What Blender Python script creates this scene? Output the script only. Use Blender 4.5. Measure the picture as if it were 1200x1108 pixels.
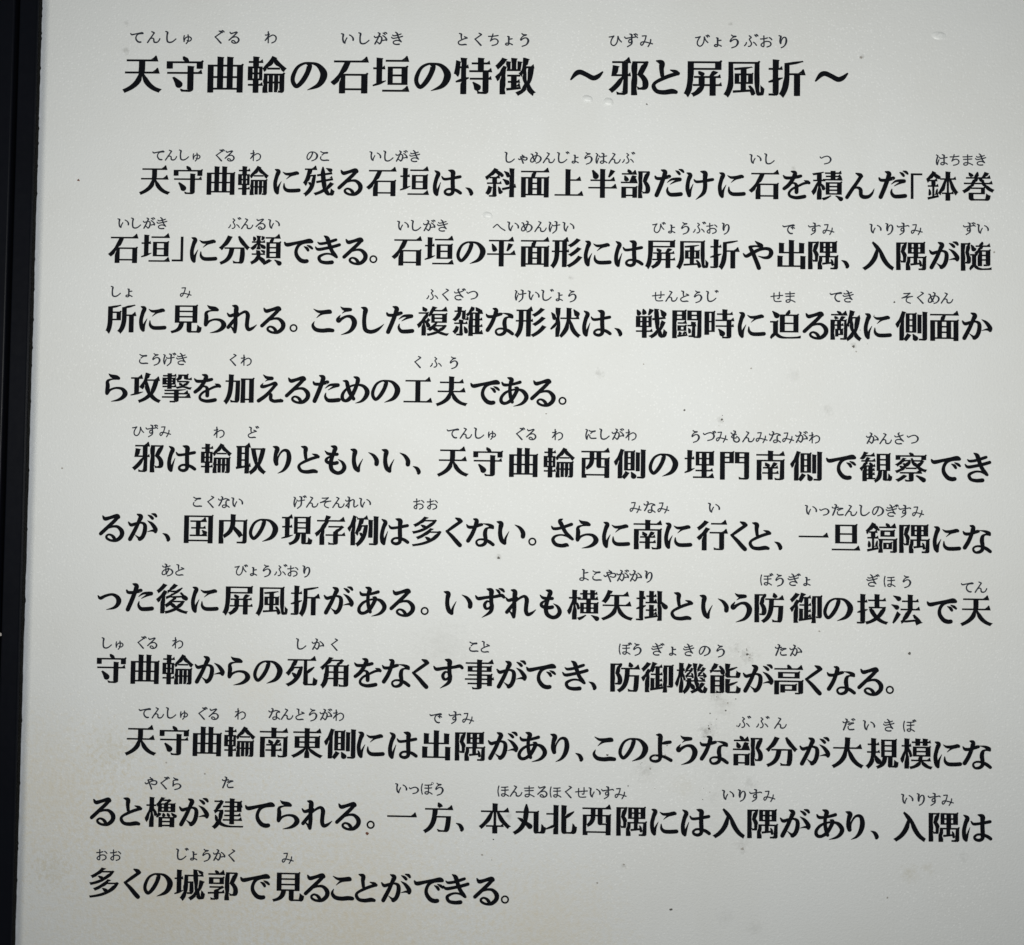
# Close-up of a white information board with black Mincho lettering in a dark metal frame.
# Everything stands on one upright board; board coordinates are millimetres:
#   u to the right, v downwards, n into the board (negative n comes towards the viewer).
import bpy, math, random
import numpy as np
from mathutils import Matrix, Vector
from mathutils.geometry import delaunay_2d_cdt

random.seed(7)
for o in list(bpy.data.objects):
    bpy.data.objects.remove(o)
scene = bpy.context.scene
COL = scene.collection
BASE_Z = 0.95                       # height of the board's lower edge
PU0, PU1, PV0, PV1 = -51.4, 551.4, -345.0, 282.0   # visible panel opening inside the frame
FRAME_W = 46.0
VB = PV1 + FRAME_W                  # lower outer edge of the frame
UC = 250.0


def local(u, v, n):
    return ((u - UC) / 1000.0, n / 1000.0, (VB - v) / 1000.0)


def world(u, v, n):
    x, y, z = local(u, v, n)
    return Vector((x, y, z + BASE_Z))


# ---------------------------------------------------------------- camera
cam_data = bpy.data.cameras.new('camera')
cam = bpy.data.objects.new('camera', cam_data)
COL.objects.link(cam)
scene.camera = cam
PITCH, YAW, ROLL = -0.03547105, 0.01892374, 0.01273353
CAM_T = (-231.9752, 32.2938, 648.3751)
rx = np.array([[1, 0, 0], [0, math.cos(PITCH), -math.sin(PITCH)], [0, math.sin(PITCH), math.cos(PITCH)]])
ry = np.array([[math.cos(YAW), 0, math.sin(YAW)], [0, 1, 0], [-math.sin(YAW), 0, math.cos(YAW)]])
rz = np.array([[math.cos(ROLL), -math.sin(ROLL), 0], [math.sin(ROLL), math.cos(ROLL), 0], [0, 0, 1]])
RM = rz @ ry @ rx
eye = -RM.T @ np.array(CAM_T)
axes = [Vector((r[0], r[2], -r[1])) for r in RM]          # right, down, forward in world axes
m = Matrix.Identity(4)
for i, a in enumerate((axes[0], -axes[1], -axes[2])):
    for j in range(3):
        m[j][i] = a[j]
m.translation = world(*eye)
cam.matrix_world = m
cam_data.sensor_fit = 'HORIZONTAL'
cam_data.sensor_width = 36.0
cam_data.lens = 36.0 * 1300.0 / 1200.0
cam_data.clip_start = 0.01
cam_data.clip_end = 100.0
cam_data.dof.use_dof = True
cam_data.dof.focus_distance = 0.655
cam_data.dof.aperture_fstop = 5.6

# ---------------------------------------------------------------- light
w = bpy.data.worlds.new('World')
scene.world = w
w.use_nodes = True
bg = w.node_tree.nodes['Background']
bg.inputs['Color'].default_value = (0.62, 0.70, 0.80, 1)
bg.inputs['Strength'].default_value = 0.11

lamp_data = bpy.data.lights.new('close_lamp', 'AREA')
lamp_data.shape = 'RECTANGLE'
lamp_data.size = 0.66
lamp_data.size_y = 0.10
lamp_data.energy = 3.44
lamp_data.color = (1.0, 0.992, 0.952)
lamp = bpy.data.objects.new('close_lamp', lamp_data)
COL.objects.link(lamp)
lamp.location = world(252, -94, -520)
aim = world(262, -90, 0) - lamp.location
lamp.rotation_euler = aim.to_track_quat('-Z', 'Y').to_euler()

scene.view_settings.view_transform = 'Standard'
scene.view_settings.look = 'None'
scene.view_settings.exposure = 0.0
scene.view_settings.gamma = 1.0
scene.view_settings.use_curve_mapping = False
try:
    scene.cycles.filter_width = 1.5
except Exception:
    pass

# ---------------------------------------------------------------- helpers
def tag(o, label, cat, group=None):
    o['label'] = label
    o['category'] = cat
    if group:
        o['group'] = group


def link(name, verts, faces, mat, parent=None, smooth=False):
    me = bpy.data.meshes.new(name)
    me.from_pydata(verts, [], faces)
    me.materials.append(mat)
    if smooth:
        for p in me.polygons:
            p.use_smooth = True
    me.update()
    o = bpy.data.objects.new(name, me)
    COL.objects.link(o)
    if parent:
        o.parent = parent
    return o


class Nodes:
    """tiny wrapper round a node tree"""
    def __init__(self, name):
        self.mat = bpy.data.materials.new(name)
        self.mat.use_nodes = True
        self.t = self.mat.node_tree
        self.bsdf = self.t.nodes['Principled BSDF']

    def add(self, kind, ins=None, **kw):
        n = self.t.nodes.new(kind)
        for k, v in kw.items():
            setattr(n, k, v)
        for k, v in (ins or {}).items():
            if isinstance(v, bpy.types.NodeSocket):
                self.t.links.new(v, n.inputs[k])
            else:
                n.inputs[k].default_value = v
        return n

    def math(self, op, a, b=None, clamp=False):
        n = self.t.nodes.new('ShaderNodeMath')
        n.operation = op
        n.use_clamp = clamp
        for k, v in enumerate((a, b)):
            if v is None:
                continue
            if isinstance(v, bpy.types.NodeSocket):
                self.t.links.new(v, n.inputs[k])
            else:
                n.inputs[k].default_value = v
        return n.outputs[0]

    def mix(self, fac, a, b):
        n = self.t.nodes.new('ShaderNodeMix')
        n.data_type = 'RGBA'
        for k, v in ((0, fac), (6, a), (7, b)):
            if isinstance(v, bpy.types.NodeSocket):
                self.t.links.new(v, n.inputs[k])
            else:
                n.inputs[k].default_value = v
        return n.outputs[2]

    def out(self, key, sock):
        self.t.links.new(sock, self.bsdf.inputs[key])


# ---------------------------------------------------------------- materials
def panel_material():
    N = Nodes('white_laminate')
    co = N.add('ShaderNodeTexCoord').outputs['Object']
    base = (0.70, 0.714, 0.702, 1)
    cloud = N.add('ShaderNodeTexNoise', {'Vector': co, 'Scale': 9.0, 'Detail': 5.0, 'Roughness': 0.6}).outputs['Fac']
    cl = N.add('ShaderNodeMapRange', {'Value': cloud, 'From Min': 0.42, 'From Max': 0.75}).outputs[0]
    col = N.mix(N.math('MULTIPLY', cl, 0.55), base, (0.655, 0.655, 0.62, 1))
    # wiped dirt: stretched noise
    mp = N.add('ShaderNodeMapping', {'Vector': co, 'Scale': (14.0, 14.0, 5.0), 'Rotation': (0, 0.35, 0)}).outputs[0]
    wipe = N.add('ShaderNodeTexNoise', {'Vector': mp, 'Scale': 1.0, 'Detail': 6.0, 'Roughness': 0.65}).outputs['Fac']
    wi = N.add('ShaderNodeMapRange', {'Value': wipe, 'From Min': 0.55, 'From Max': 0.78}).outputs[0]
    col = N.mix(N.math('MULTIPLY', wi, 0.30), col, (0.60, 0.60, 0.56, 1))
    # fine grain of the textured film: little pits catch grey dust
    g1 = N.add('ShaderNodeTexNoise', {'Vector': co, 'Scale': 680.0, 'Detail': 2.0, 'Roughness': 0.6}).outputs['Fac']
    g2 = N.add('ShaderNodeTexNoise', {'Vector': co, 'Scale': 1150.0, 'Detail': 1.0}).outputs['Fac']
    pit = N.add('ShaderNodeMapRange', {'Value': g1, 'From Min': 0.52, 'From Max': 0.78}).outputs[0]
    col = N.mix(N.math('MULTIPLY', pit, 0.16), col, (0.52, 0.53, 0.52, 1))
    # tiny pearly dots of the matt film
    vo = N.add('ShaderNodeTexVoronoi', {'Vector': co, 'Scale': 560.0, 'Randomness': 1.0})
    dot = N.add('ShaderNodeMapRange', {'Value': vo.outputs['Distance'], 'From Min': 0.36, 'From Max': 0.10}).outputs[0]
    sel = N.add('ShaderNodeSeparateColor', {0: vo.outputs['Color']}).outputs[0]
    patch = N.add('ShaderNodeTexNoise', {'Vector': co, 'Scale': 14.0, 'Detail': 3.0}).outputs['Fac']
    dot = N.math('MULTIPLY', dot, N.math('GREATER_THAN', sel, 0.38))
    dot = N.math('MULTIPLY', dot, N.add('ShaderNodeMapRange', {'Value': patch, 'From Min': 0.35, 'From Max': 0.65, 'To Min': 0.15, 'To Max': 0.78}).outputs[0])
    col = N.mix(dot, col, (0.82, 0.83, 0.815, 1))
    # smudges, each with its own broken shape
    sm = N.add('ShaderNodeTexNoise', {'Vector': co, 'Scale': 330.0, 'Detail': 5.0, 'Roughness': 0.75}).outputs['Fac']
    for (u, v, r, amt, tint) in SMUDGES:
        c = local(u, v, 0)
        d = N.add('ShaderNodeVectorMath', {0: co, 1: c}, operation='DISTANCE').outputs['Value']
        k = N.add('ShaderNodeMapRange', {'Value': d, 'From Min': r / 1000.0, 'From Max': 0.0}).outputs[0]
        k = N.math('SUBTRACT', N.math('ADD', k, N.math('MULTIPLY', sm, 3.4)), 1.95, True)
        k = N.math('MULTIPLY', N.math('MULTIPLY', k, amt), N.math('LESS_THAN', d, r / 1000.0))
        col = N.mix(k, col, tint)
    N.out('Base Color', col)
    rough = N.add('ShaderNodeMapRange', {'Value': cloud, 'To Min': 0.50, 'To Max': 0.66}).outputs[0]
    N.out('Roughness', rough)
    N.bsdf.inputs['Specular IOR Level'].default_value = 0.22
    h = N.math('ADD', g1, N.math('MULTIPLY', g2, 0.5))
    b = N.add('ShaderNodeBump', {'Height': h, 'Strength': 0.25, 'Distance': 0.0007}).outputs[0]
    N.out('Normal', b)
    return N.mat


def ink_material(name='black_ink', c0=(0.0035, 0.0040, 0.0055, 1), c1=(0.0085, 0.0095, 0.0125, 1)):
    N = Nodes(name)
    co = N.add('ShaderNodeTexCoord').outputs['Object']
    n = N.add('ShaderNodeTexNoise', {'Vector': co, 'Scale': 420.0, 'Detail': 3.0}).outputs['Fac']
    N.out('Base Color', N.mix(n, c0, c1))
    N.bsdf.inputs['Roughness'].default_value = 0.62
    N.bsdf.inputs['Specular IOR Level'].default_value = 0.03
    return N.mat


def metal_material(name, c0, c1, rough):
    N = Nodes(name)
    co = N.add('ShaderNodeTexCoord').outputs['Object']
    n = N.add('ShaderNodeTexNoise', {'Vector': co, 'Scale': 240.0, 'Detail': 4.0}).outputs['Fac']
    big = N.add('ShaderNodeTexNoise', {'Vector': co, 'Scale': 18.0, 'Detail': 3.0}).outputs['Fac']
    N.out('Base Color', N.mix(big, c0, c1))
    N.out('Roughness', N.add('ShaderNodeMapRange', {'Value': n, 'To Min': rough - 0.07, 'To Max': rough + 0.1}).outputs[0])
    N.bsdf.inputs['Specular IOR Level'].default_value = 0.15
    b = N.add('ShaderNodeBump', {'Height': n, 'Strength': 0.12, 'Distance': 0.0003}).outputs[0]
    N.out('Normal', b)
    return N.mat


def plain(name, c, rough=0.6, spec=0.3, **kw):
    N = Nodes(name)
    co = N.add('ShaderNodeTexCoord').outputs['Object']
    n = N.add('ShaderNodeTexNoise', {'Vector': co, 'Scale': 900.0, 'Detail': 2.0}).outputs['Fac']
    N.out('Base Color', N.mix(n, tuple(x * 0.8 for x in c[:3]) + (1,), tuple(min(1, x * 1.2) for x in c[:3]) + (1,)))
    N.bsdf.inputs['Roughness'].default_value = rough
    N.bsdf.inputs['Specular IOR Level'].default_value = spec
    for k, v in kw.items():
        N.bsdf.inputs[k.replace('_', ' ')].default_value = v
    return N.mat


def edge_shade_material():
    N = Nodes('edge_shade')  # shade beside the frame, put into a blue-grey tint
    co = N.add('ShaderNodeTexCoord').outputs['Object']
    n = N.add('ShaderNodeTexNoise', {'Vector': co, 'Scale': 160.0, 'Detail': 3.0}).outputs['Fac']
    f = N.add('ShaderNodeAttribute', attribute_name='shade_fade').outputs['Fac']
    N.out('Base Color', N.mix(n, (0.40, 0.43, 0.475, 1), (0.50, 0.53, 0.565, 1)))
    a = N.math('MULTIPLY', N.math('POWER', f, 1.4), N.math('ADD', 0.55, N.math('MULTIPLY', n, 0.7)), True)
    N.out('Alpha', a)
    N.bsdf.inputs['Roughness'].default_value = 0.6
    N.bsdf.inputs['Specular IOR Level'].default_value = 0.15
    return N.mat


GREY = (0.27, 0.27, 0.245, 1)
TAN = (0.66, 0.61, 0.49, 1)
OCHRE = (0.47, 0.43, 0.30, 1)
SMUDGES = [
    (146.9, 231.3, 105.0, 0.75, TAN),
    (37.7, 206.8, 115.0, 0.75, TAN),
    (-33.3, 154.4, 65.0, 0.6, TAN),
    (254.7, 231.5, 65.0, 0.6, TAN),
    (84.7, 88.5, 30.0, 0.3, TAN),
    (356.3, 127.9, 30.0, 0.1, GREY),
    (355.9, 74.3, 25.0, 0.1, GREY),
    (312.3, 128.7, 20.0, 0.12, GREY),
    (346.4, 111.6, 7.0, 0.4, GREY),
    (344.5, 114.5, 4.5, 0.5, GREY),
    (369.1, 68.7, 6.5, 0.4, GREY),
    (361.8, 64.4, 4.5, 0.3, GREY),
    (352.6, 85.6, 9.0, 0.3, GREY),
    (350.2, 91.5, 6.0, 0.3, GREY),
    (281.0, -93.6, 4.0, 0.45, GREY),
    (-1.2, -299.1, 2.5, 0.4, GREY),
    (-1.3, -283.2, 3.5, 0.5, GREY),
    (461.5, 190.8, 8.0, 0.35, OCHRE),
    (472.2, 187.7, 6.0, 0.25, OCHRE),
    (84.6, 85.0, 3.0, 0.5, OCHRE),
    (354.1, 96.8, 9.0, 0.25, GREY),
    (309.9, 136.0, 7.0, 0.25, GREY),
    (352.6, -67.1, 3.5, 0.45, GREY),
    (224.8, 13.9, 3.0, 0.5, GREY),
    (349.6, 149.9, 4.5, 0.2, GREY),
    (332.0, 143.9, 11.0, 0.2, OCHRE),
    (394.4, -93.9, 5.0, 0.2, GREY),
    (414.1, -74.2, 4.5, 0.3, GREY),
    (264.0, -149.5, 2.5, 0.4, GREY),
    (433.4, -281.6, 2.5, 0.5, GREY),
    (357.0, -301.0, 2.0, 0.5, GREY),
    (393.8, -215.6, 2.0, 0.4, GREY),
    (298.2, 189.6, 2.5, 0.4, GREY),
    (366.4, 181.0, 2.5, 0.4, GREY),
    (366.4, 176.2, 6.0, 0.25, GREY),
    (492.4, 181.0, 4.0, 0.3, GREY),
    (231.8, 162.7, 3.0, 0.4, GREY),
    (371.0, 142.2, 7.0, 0.25, GREY),
    (-32.0, 198.4, 15.0, 0.3, OCHRE),
    (1.0, 129.2, 20.0, 0.25, OCHRE),
    (193.4, 67.1, 25.0, 0.15, GREY),
    (356.9, 217.4, 8.0, 0.15, GREY),
    (373.9, 223.3, 7.0, 0.15, GREY),
    (428.8, -111.7, 3.0, 0.5, GREY),
]
M_PANEL = panel_material()
M_INK = ink_material()
M_INK_FINE = ink_material('thin_ink', (0.022, 0.026, 0.036, 1), (0.036, 0.041, 0.054, 1))   # small type takes less ink
M_FRAME = metal_material('black_painted_metal', (0.0026, 0.0030, 0.0046, 1), (0.0042, 0.0050, 0.0084, 1), 0.40)
M_SEAL_SHADE = plain('dark_seal_and_shade', (0.006, 0.006, 0.0055), 0.8, 0.1)  # seal, and painted shade on the bead's inner wall
M_DROP = plain('milky_water', (0.72, 0.735, 0.72), 0.34, 0.4)
M_EDGE_SHADE = edge_shade_material()
M_RUST = plain('brown_dirt', (0.14, 0.05, 0.028))
M_DIRT = plain('grey_dirt', (0.10, 0.095, 0.085))
M_DUST = plain('pale_dust', (0.36, 0.34, 0.31))

# ---------------------------------------------------------------- the board and its frame
board = bpy.data.objects.new('information_board', None)
COL.objects.link(board)
board.location = (0, 0, BASE_Z)
board.empty_display_size = 0.1
tag(board, 'white information board with black Japanese lettering in a black metal frame', 'sign')

# panel: a real sheet, its edge tucked under the frame
e = 6.0
pv = [local(u, v, n) for n in (0.0, 4.0) for (u, v) in
      ((PU0 - e, PV0 - e), (PU1 + e, PV0 - e), (PU1 + e, PV1 + e), (PU0 - e, PV1 + e))]
panel = link('panel', pv, [(3, 2, 1, 0), (4, 5, 6, 7), (0, 1, 5, 4), (1, 2, 6, 5), (2, 3, 7, 6), (3, 0, 4, 7)], M_PANEL, board)


def ring(name, profile, mat, parent):
    """profile = [(outward offset from the opening, n)], closed, swept round the opening with mitred corners"""
    vs, fs = [], []
    for (o, n) in profile:
        for (u, v) in ((PU0 - o, PV0 - o), (PU1 + o, PV0 - o), (PU1 + o, PV1 + o), (PU0 - o, PV1 + o)):
            vs.append(local(u, v, n))
    k = len(profile)
    for i in range(k):
        j = (i + 1) % k
        for c in range(4):
            d = (c + 1) % 4
            fs.append((i * 4 + c, i * 4 + d, j * 4 + d, j * 4 + c))
    return link(name, vs, fs, mat, parent)


# inner bead next to the panel, outer frame beyond a narrow open groove
frame = ring('outer_frame', [(14.0, 5.0), (14.0, -5.3), (14.4, -5.9), (14.9, -6.2), (44.8, -6.2), (45.6, -5.8), (46.0, -5.0),
                             (46.0, 16.0), (-1.0, 16.0), (-1.0, 4.2), (14.0, 4.2)], M_FRAME, board)
bead = ring('inner_bead', [(0.0, -0.05), (0.0, -5.0), (0.15, -5.4), (0.5, -5.7), (0.95, -5.75), (1.25, -5.55), (1.7, -5.5),
                           (10.6, -5.5), (11.1, -5.3), (11.4, -4.8), (11.4, -0.05)], M_FRAME, board)
# cove strip at the foot of the bead, edge shade painted in blue-grey
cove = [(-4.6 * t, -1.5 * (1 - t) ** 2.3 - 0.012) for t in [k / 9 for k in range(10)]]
shade_strip = ring('edge_shade_strip', cove + [(-4.6, -0.006), (0.0, -0.006)], M_EDGE_SHADE, board)
for pg in shade_strip.data.polygons:
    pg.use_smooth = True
shade_fade = shade_strip.data.attributes.new('shade_fade', 'FLOAT', 'POINT')      # the painted shade fades to nothing towards the panel
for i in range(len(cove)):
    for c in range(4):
        shade_fade.data[i * 4 + c].value = (1 - i / 9.0)
for i in range(len(cove) * 4, len(shade_strip.data.vertices)):
    shade_fade.data[i].value = 0.0
# dark seal with a ragged edge, carried up the bead's wall to paint its shade
sv, sf = [], []
corners = [(PU0, PV0), (PU1, PV0), (PU1, PV1), (PU0, PV1)]
inward = [(1, 0), (0, 1), (-1, 0), (0, -1)]
for s in range(4):
    # side s runs along the edge whose inward direction is inward[s]
    a = corners[(s + 3) % 4] if s == 0 else corners[s - 1]
    b = corners[s]
    L = math.hypot(b[0] - a[0], b[1] - a[1])
    steps = int(L / 1.5)
    base = len(sv)
    rw = 0.0
    for i in range(steps + 1):
        t = i / steps
        u = a[0] + (b[0] - a[0]) * t
        v = a[1] + (b[1] - a[1]) * t
        rw = 0.75 * rw + random.gauss(0, 0.045)
        wd = max(0.08, 0.26 + rw + (0.25 if random.random() < 0.05 else 0))
        du, dv = inward[s]
        sv += [local(u + du * 0.1, v + dv * 0.1, -4.7), local(u + du * wd * 0.5, v + dv * wd * 0.5, -2.2), local(u + du * wd, v + dv * wd, -1.1)]
    for i in range(steps):
        for k in (0, 1):
            q = base + i * 3 + k
            sf.append((q, q + 3, q + 4, q + 1))
link('seal_and_shade', sv, sf, M_SEAL_SHADE, board)


# ---------------------------------------------------------------- lettering
# character skeleton outlines, 1000-unit em (x,y[,x1,y1,x2,y2 of the curve that follows])
KANJI_OUTLINES = {
 '一': '44,431 44,349 960,349 960,431',
 '上': '427,825 427,43 51,43 51,-32 950,-32 950,43 506,43 506,441 881,441 881,516 506,516 506,825',
 '丸': '125,393,184,360,249,319 311,276,263,153,179,47 30,-23,50,-37,75,-63 86,-82,236,-7,324,102 377,228,434,185,484,142 518,106 575,167,534,208,472,256 403,304,427,383,439,466 446,551 677,551 677,54,677,-39,700,-65 775,-65 881,-65,958,-65,975,-12 982,156,961,162,930,176 911,191,908,41,904,9 874,9 786,9,759,9,754,16 754,53 754,625 450,625,453,696,454,767 454,837 375,837,375,767,375,696 372,625 85,625 85,551 367,551,362,482,352,414 335,350,281,385,227,418 177,445',
 '事': '134,131 134,72 459,72 459,4,459,-14,453,-19 434,-20,417,-21,356,-22 296,-20,306,-37,319,-65 323,-83,407,-83,459,-82 490,-71,521,-60,535,-42 535,4 535,72 775,72 775,28 851,28 851,206 955,206 955,266 851,266 851,391 535,391 535,462 835,462 835,639 535,639 535,698 935,698 935,760 535,760 535,840 459,840 459,760 67,760 67,698 459,698 459,639 172,639 172,462 459,462 459,391 143,391 143,336 459,336 459,266 48,266 48,206 459,206 459,131/244,586 459,586 459,515 244,515/535,586 759,586 759,515 535,515/535,336 775,336 775,266 535,266/535,206 775,206 775,131 535,131',
 '例': '690,724 690,165 756,165 756,724/853,835 853,22,853,6,847,1 831,0 701,2,712,-20,723,-52 727,-72,803,-73,854,-71 883,-58,912,-47,924,-25 924,22 924,835/358,290,393,263,435,228 465,199,418,98,357,22 285,-23,301,-37,323,-63 333,-81,487,26,591,235 625,554 581,565 568,563 440,563,454,612,466,662 476,714 645,714 645,785 297,785 297,714 403,714,373,554,323,405 250,306,267,295,296,271 308,260,352,322,389,403 419,494 548,494,537,411,518,335 494,268,465,293,429,320 399,341/212,839,173,692,109,548 33,453,45,434,65,393 71,376,96,408,120,444 142,483 142,-78 212,-78 212,626,238,689,261,755 280,820',
 '側': '392,535 549,535 549,410 392,410/392,351 549,351 549,224 392,224/392,718 549,718 549,594 392,594/327,780 327,162 616,162 616,780/502,113,535,61,573,-11 589,-54 647,-19,631,23,591,91 556,143/695,737 695,147 762,147 762,737/863,826 863,10,863,-6,857,-10 843,-11 733,-9,743,-30,753,-61 755,-81,826,-81,869,-79 895,-66,922,-55,932,-34 932,10 932,826/385,142,361,86,310,12 262,-31,278,-42,303,-62 316,-75,363,-29,416,46 450,110/233,835,185,680,105,526 18,426,31,407,50,368 57,350,90,389,122,434 152,484 152,-80 224,-80 224,619,254,682,281,749 302,816',
 '入': '295,755,361,709,412,653 456,591,391,306,266,103 41,-13,61,-27,96,-58 110,-73,313,45,441,229 517,491,627,289,698,58 927,-70,931,-46,951,-6 964,15,631,214,661,590 341,819',
 '内': '99,669 99,-82 173,-82 173,595 462,595,457,463,420,298 199,179,217,166,242,138 253,122,388,201,460,296 498,392,590,307,691,203 742,135 804,184,742,259,620,376 521,464,531,509,536,553 538,595 829,595 829,20,829,2,824,-4 804,-5 645,-3,656,-24,668,-58 671,-79,761,-79,823,-79 858,-67,892,-54,903,-30 903,19 903,669 539,669 539,840 463,840 463,669',
 '出': '104,341 104,-21 814,-21 814,-78 895,-78 895,341 814,341 814,54 539,54 539,404 855,404 855,750 774,750 774,477 539,477 539,839 457,839 457,477 228,477 228,749 150,749 150,404 457,404 457,54 187,54 187,341',
 '分': '673,822 604,794,675,646,795,483 900,393,915,413,942,441 961,456,857,534,735,687/324,820,266,667,164,528 44,442,62,428,95,399 108,384,135,406,161,430 187,457 187,388 380,388,357,218,302,59 65,-19,82,-35,102,-64 111,-83,366,9,432,190 459,388 731,388,720,138,706,40 680,14,670,4,658,2 637,2,614,2,552,2 487,8,501,-13,510,-45 512,-67,575,-71,636,-72 670,-69,704,-66,727,-59 748,-34,783,5,796,119 811,426 812,462 192,462,277,553,352,670 404,798',
 '加': '572,716 572,-65 644,-65 644,9 838,9 838,-57 913,-57 913,716/644,81 644,643 838,643 838,81/195,827 194,650 53,650 53,577 192,577,185,325,154,103 28,-29,47,-41,74,-64 86,-81,221,66,256,306 265,577 417,577,409,192,399,55 379,26,370,13,360,9 345,10,327,10,284,10 237,14,250,-7,257,-39 259,-61,304,-64,350,-65 378,-61,407,-57,426,-48 444,-22,475,21,482,167 490,612 490,650 267,650 269,827',
 '北': '34,122 68,48 322,155 322,-71 398,-71 398,822 322,822 322,586 64,586 64,511 322,511 322,230,214,189,107,147/891,668,830,611,736,544 643,488 643,821 565,821 565,80,565,-27,593,-57 687,-57 848,-57,946,-57,966,8 974,190,953,195,922,210 903,226,896,60,889,16 842,16 695,16,651,16,643,26 643,79 643,410,749,469,863,537 947,602',
 '半': '147,787,194,716,243,620 262,561 334,592,314,652,263,745 215,814/779,817,750,746,698,647 656,587 722,561,764,620,817,711 858,789/458,841 458,516 118,516 118,442 458,442 458,281 53,281 53,206 458,206 458,-78 536,-78 536,206 948,206 948,281 536,281 536,442 890,442 890,516 536,516 536,841',
 '南': '317,460,342,423,368,373 377,339 440,361,429,394,403,444 376,479/458,840 458,740 60,740 60,669 458,669 458,563 114,563 114,-79 190,-79 190,494 812,494 812,8,812,-8,807,-13 789,-14,772,-15,710,-16 647,-13,658,-32,669,-60 673,-80,755,-80,812,-79 845,-68,878,-57,888,-37 888,8 888,563 541,563 541,669 941,669 941,740 541,740 541,840/622,481,607,440,576,379 553,338 266,338 266,277 461,277 461,176 245,176 245,113 461,113 461,-61 533,-61 533,113 758,113 758,176 533,176 533,277 740,277 740,338 618,338,641,374,665,418 687,461',
 '取': '850,656,826,508,784,379 730,271,679,382,645,513 623,656/506,728 506,656 556,656,584,480,625,323 688,196,628,100,557,26 479,-23,496,-37,517,-62 528,-80,602,-29,670,38 727,123,777,42,839,-24 915,-73,927,-54,950,-27 967,-14,886,34,821,104 770,192,847,329,903,503 929,718 883,730 870,728/38,130 55,58 356,110 356,-78 429,-78 429,123 518,140 514,204 429,190 429,725 502,725 502,793 48,793 48,725 115,725 115,141/187,725 356,725 356,585 187,585/187,520 356,520 356,375 187,375/187,309 356,309 356,178 187,152',
 '国': '592,320,629,286,671,238 691,206 743,237,722,268,679,315 641,347/228,196 228,132 777,132 777,196 530,196 530,365 732,365 732,430 530,430 530,573 756,573 756,640 242,640 242,573 459,573 459,430 270,430 270,365 459,365 459,196/86,795 86,-80 162,-80 162,-30 835,-30 835,-80 914,-80 914,795/162,40 162,725 835,725 835,40',
 '垣': '362,786 362,716 945,716 945,786/285,30 285,-40 960,-40 960,30/435,612 435,135 875,135 875,612/801,352 801,201 506,201 506,352/506,546 801,546 801,414 506,414/34,160 60,84 383,210 369,279 245,234 245,523 356,523 356,595 245,595 245,827 173,827 173,595 52,595 52,523 173,523 173,208',
 '埋': '467,536 618,536 618,408 467,408/688,536 841,536 841,408 688,408/467,725 618,725 618,598 467,598/688,725 841,725 841,598 688,598/309,22 309,-48 963,-48 963,22 693,22 693,160 929,160 929,228 693,228 693,342 913,342 913,791 398,791 398,342 613,342 613,228 386,228 386,160 613,160 613,22/33,163 63,88 368,226 351,293 240,246 240,528 354,528 354,599 240,599 240,828 169,828 169,599 47,599 47,528 169,528 169,217',
 '城': '41,129 65,55 340,164 326,232 229,196 229,526 325,526 325,596 229,596 229,828 159,828 159,596 53,596 53,526 159,526 159,170/866,506,844,414,814,329 775,255,759,354,747,478 742,617 953,617 953,687 880,687 930,722,905,754,853,802 809,834 759,801,801,768,850,720 874,687 740,687 739,841 667,841 670,687 366,687 366,375,366,245,356,80 256,-36,272,-45,300,-69 311,-83,420,42,436,233 436,375 436,419 562,419,560,238,556,174 546,158,540,150,532,148 520,148 442,151,452,135,458,107 460,88,495,86,530,86 550,88,574,91,588,98 602,115,620,141,624,222 627,453 628,482 436,482 436,617 672,617,680,443,694,285 721,165,667,89,601,25 521,-24,537,-36,564,-63 575,-76,639,-33,695,20 743,81,774,-14,816,-70 872,-70,937,-70,959,-23 970,128,953,135,929,150 914,166,910,51,901,2 881,2,848,2,818,57 795,153,856,249,902,362 935,493',
 '多': '456,842,393,759,272,661 111,594,128,582,151,558 163,541,254,583,331,632 397,685 679,685,629,623,560,569 481,524,445,554,395,589 353,613 298,574,338,551,382,519 415,489,308,437,190,401 78,381,91,365,107,334 114,314,375,369,668,503 796,726 747,756 734,753 473,753,497,776,519,800 539,824/619,493,547,394,403,283 200,210,216,196,237,170 247,153,372,203,477,264 560,332 833,332,783,254,711,191 624,142,589,175,540,214 500,242 438,206,477,177,522,139 555,106,414,42,246,7 75,-9,87,-28,101,-61 106,-82,461,-40,804,76 944,373 894,404 880,400 636,400,660,425,682,450 702,475',
 '大': '461,839,460,760,461,659 446,553 62,553 62,476 433,476,393,286,293,92 43,-16,64,-32,88,-59 100,-78,344,34,452,226 501,419,579,191,708,14 902,-78,915,-56,939,-25 958,-8,764,73,633,255 563,476 942,476 942,553 526,553,540,658,541,758 542,839',
 '天': '66,455 66,379 434,379,398,238,300,90 42,-15,58,-30,81,-60 91,-78,346,27,455,175 501,323,582,127,715,-11 915,-77,926,-56,949,-26 966,-10,763,49,625,189 555,379 937,379 937,455 528,455,532,494,533,532 533,568 533,687 894,687 894,763 102,763 102,687 454,687 454,568,454,532,453,494 448,455',
 '夫': '456,840 456,688 133,688 133,612 456,612 456,529,456,488,454,447 449,406 65,406 65,329 432,329,393,195,291,70 39,-14,55,-29,77,-62 86,-81,333,3,447,127 497,264,579,89,712,-24 918,-76,929,-55,950,-23 968,-7,755,38,618,154 548,329 936,329 936,406 530,406,534,447,536,488 536,529 536,612 879,612 879,688 536,688 536,840',
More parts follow.
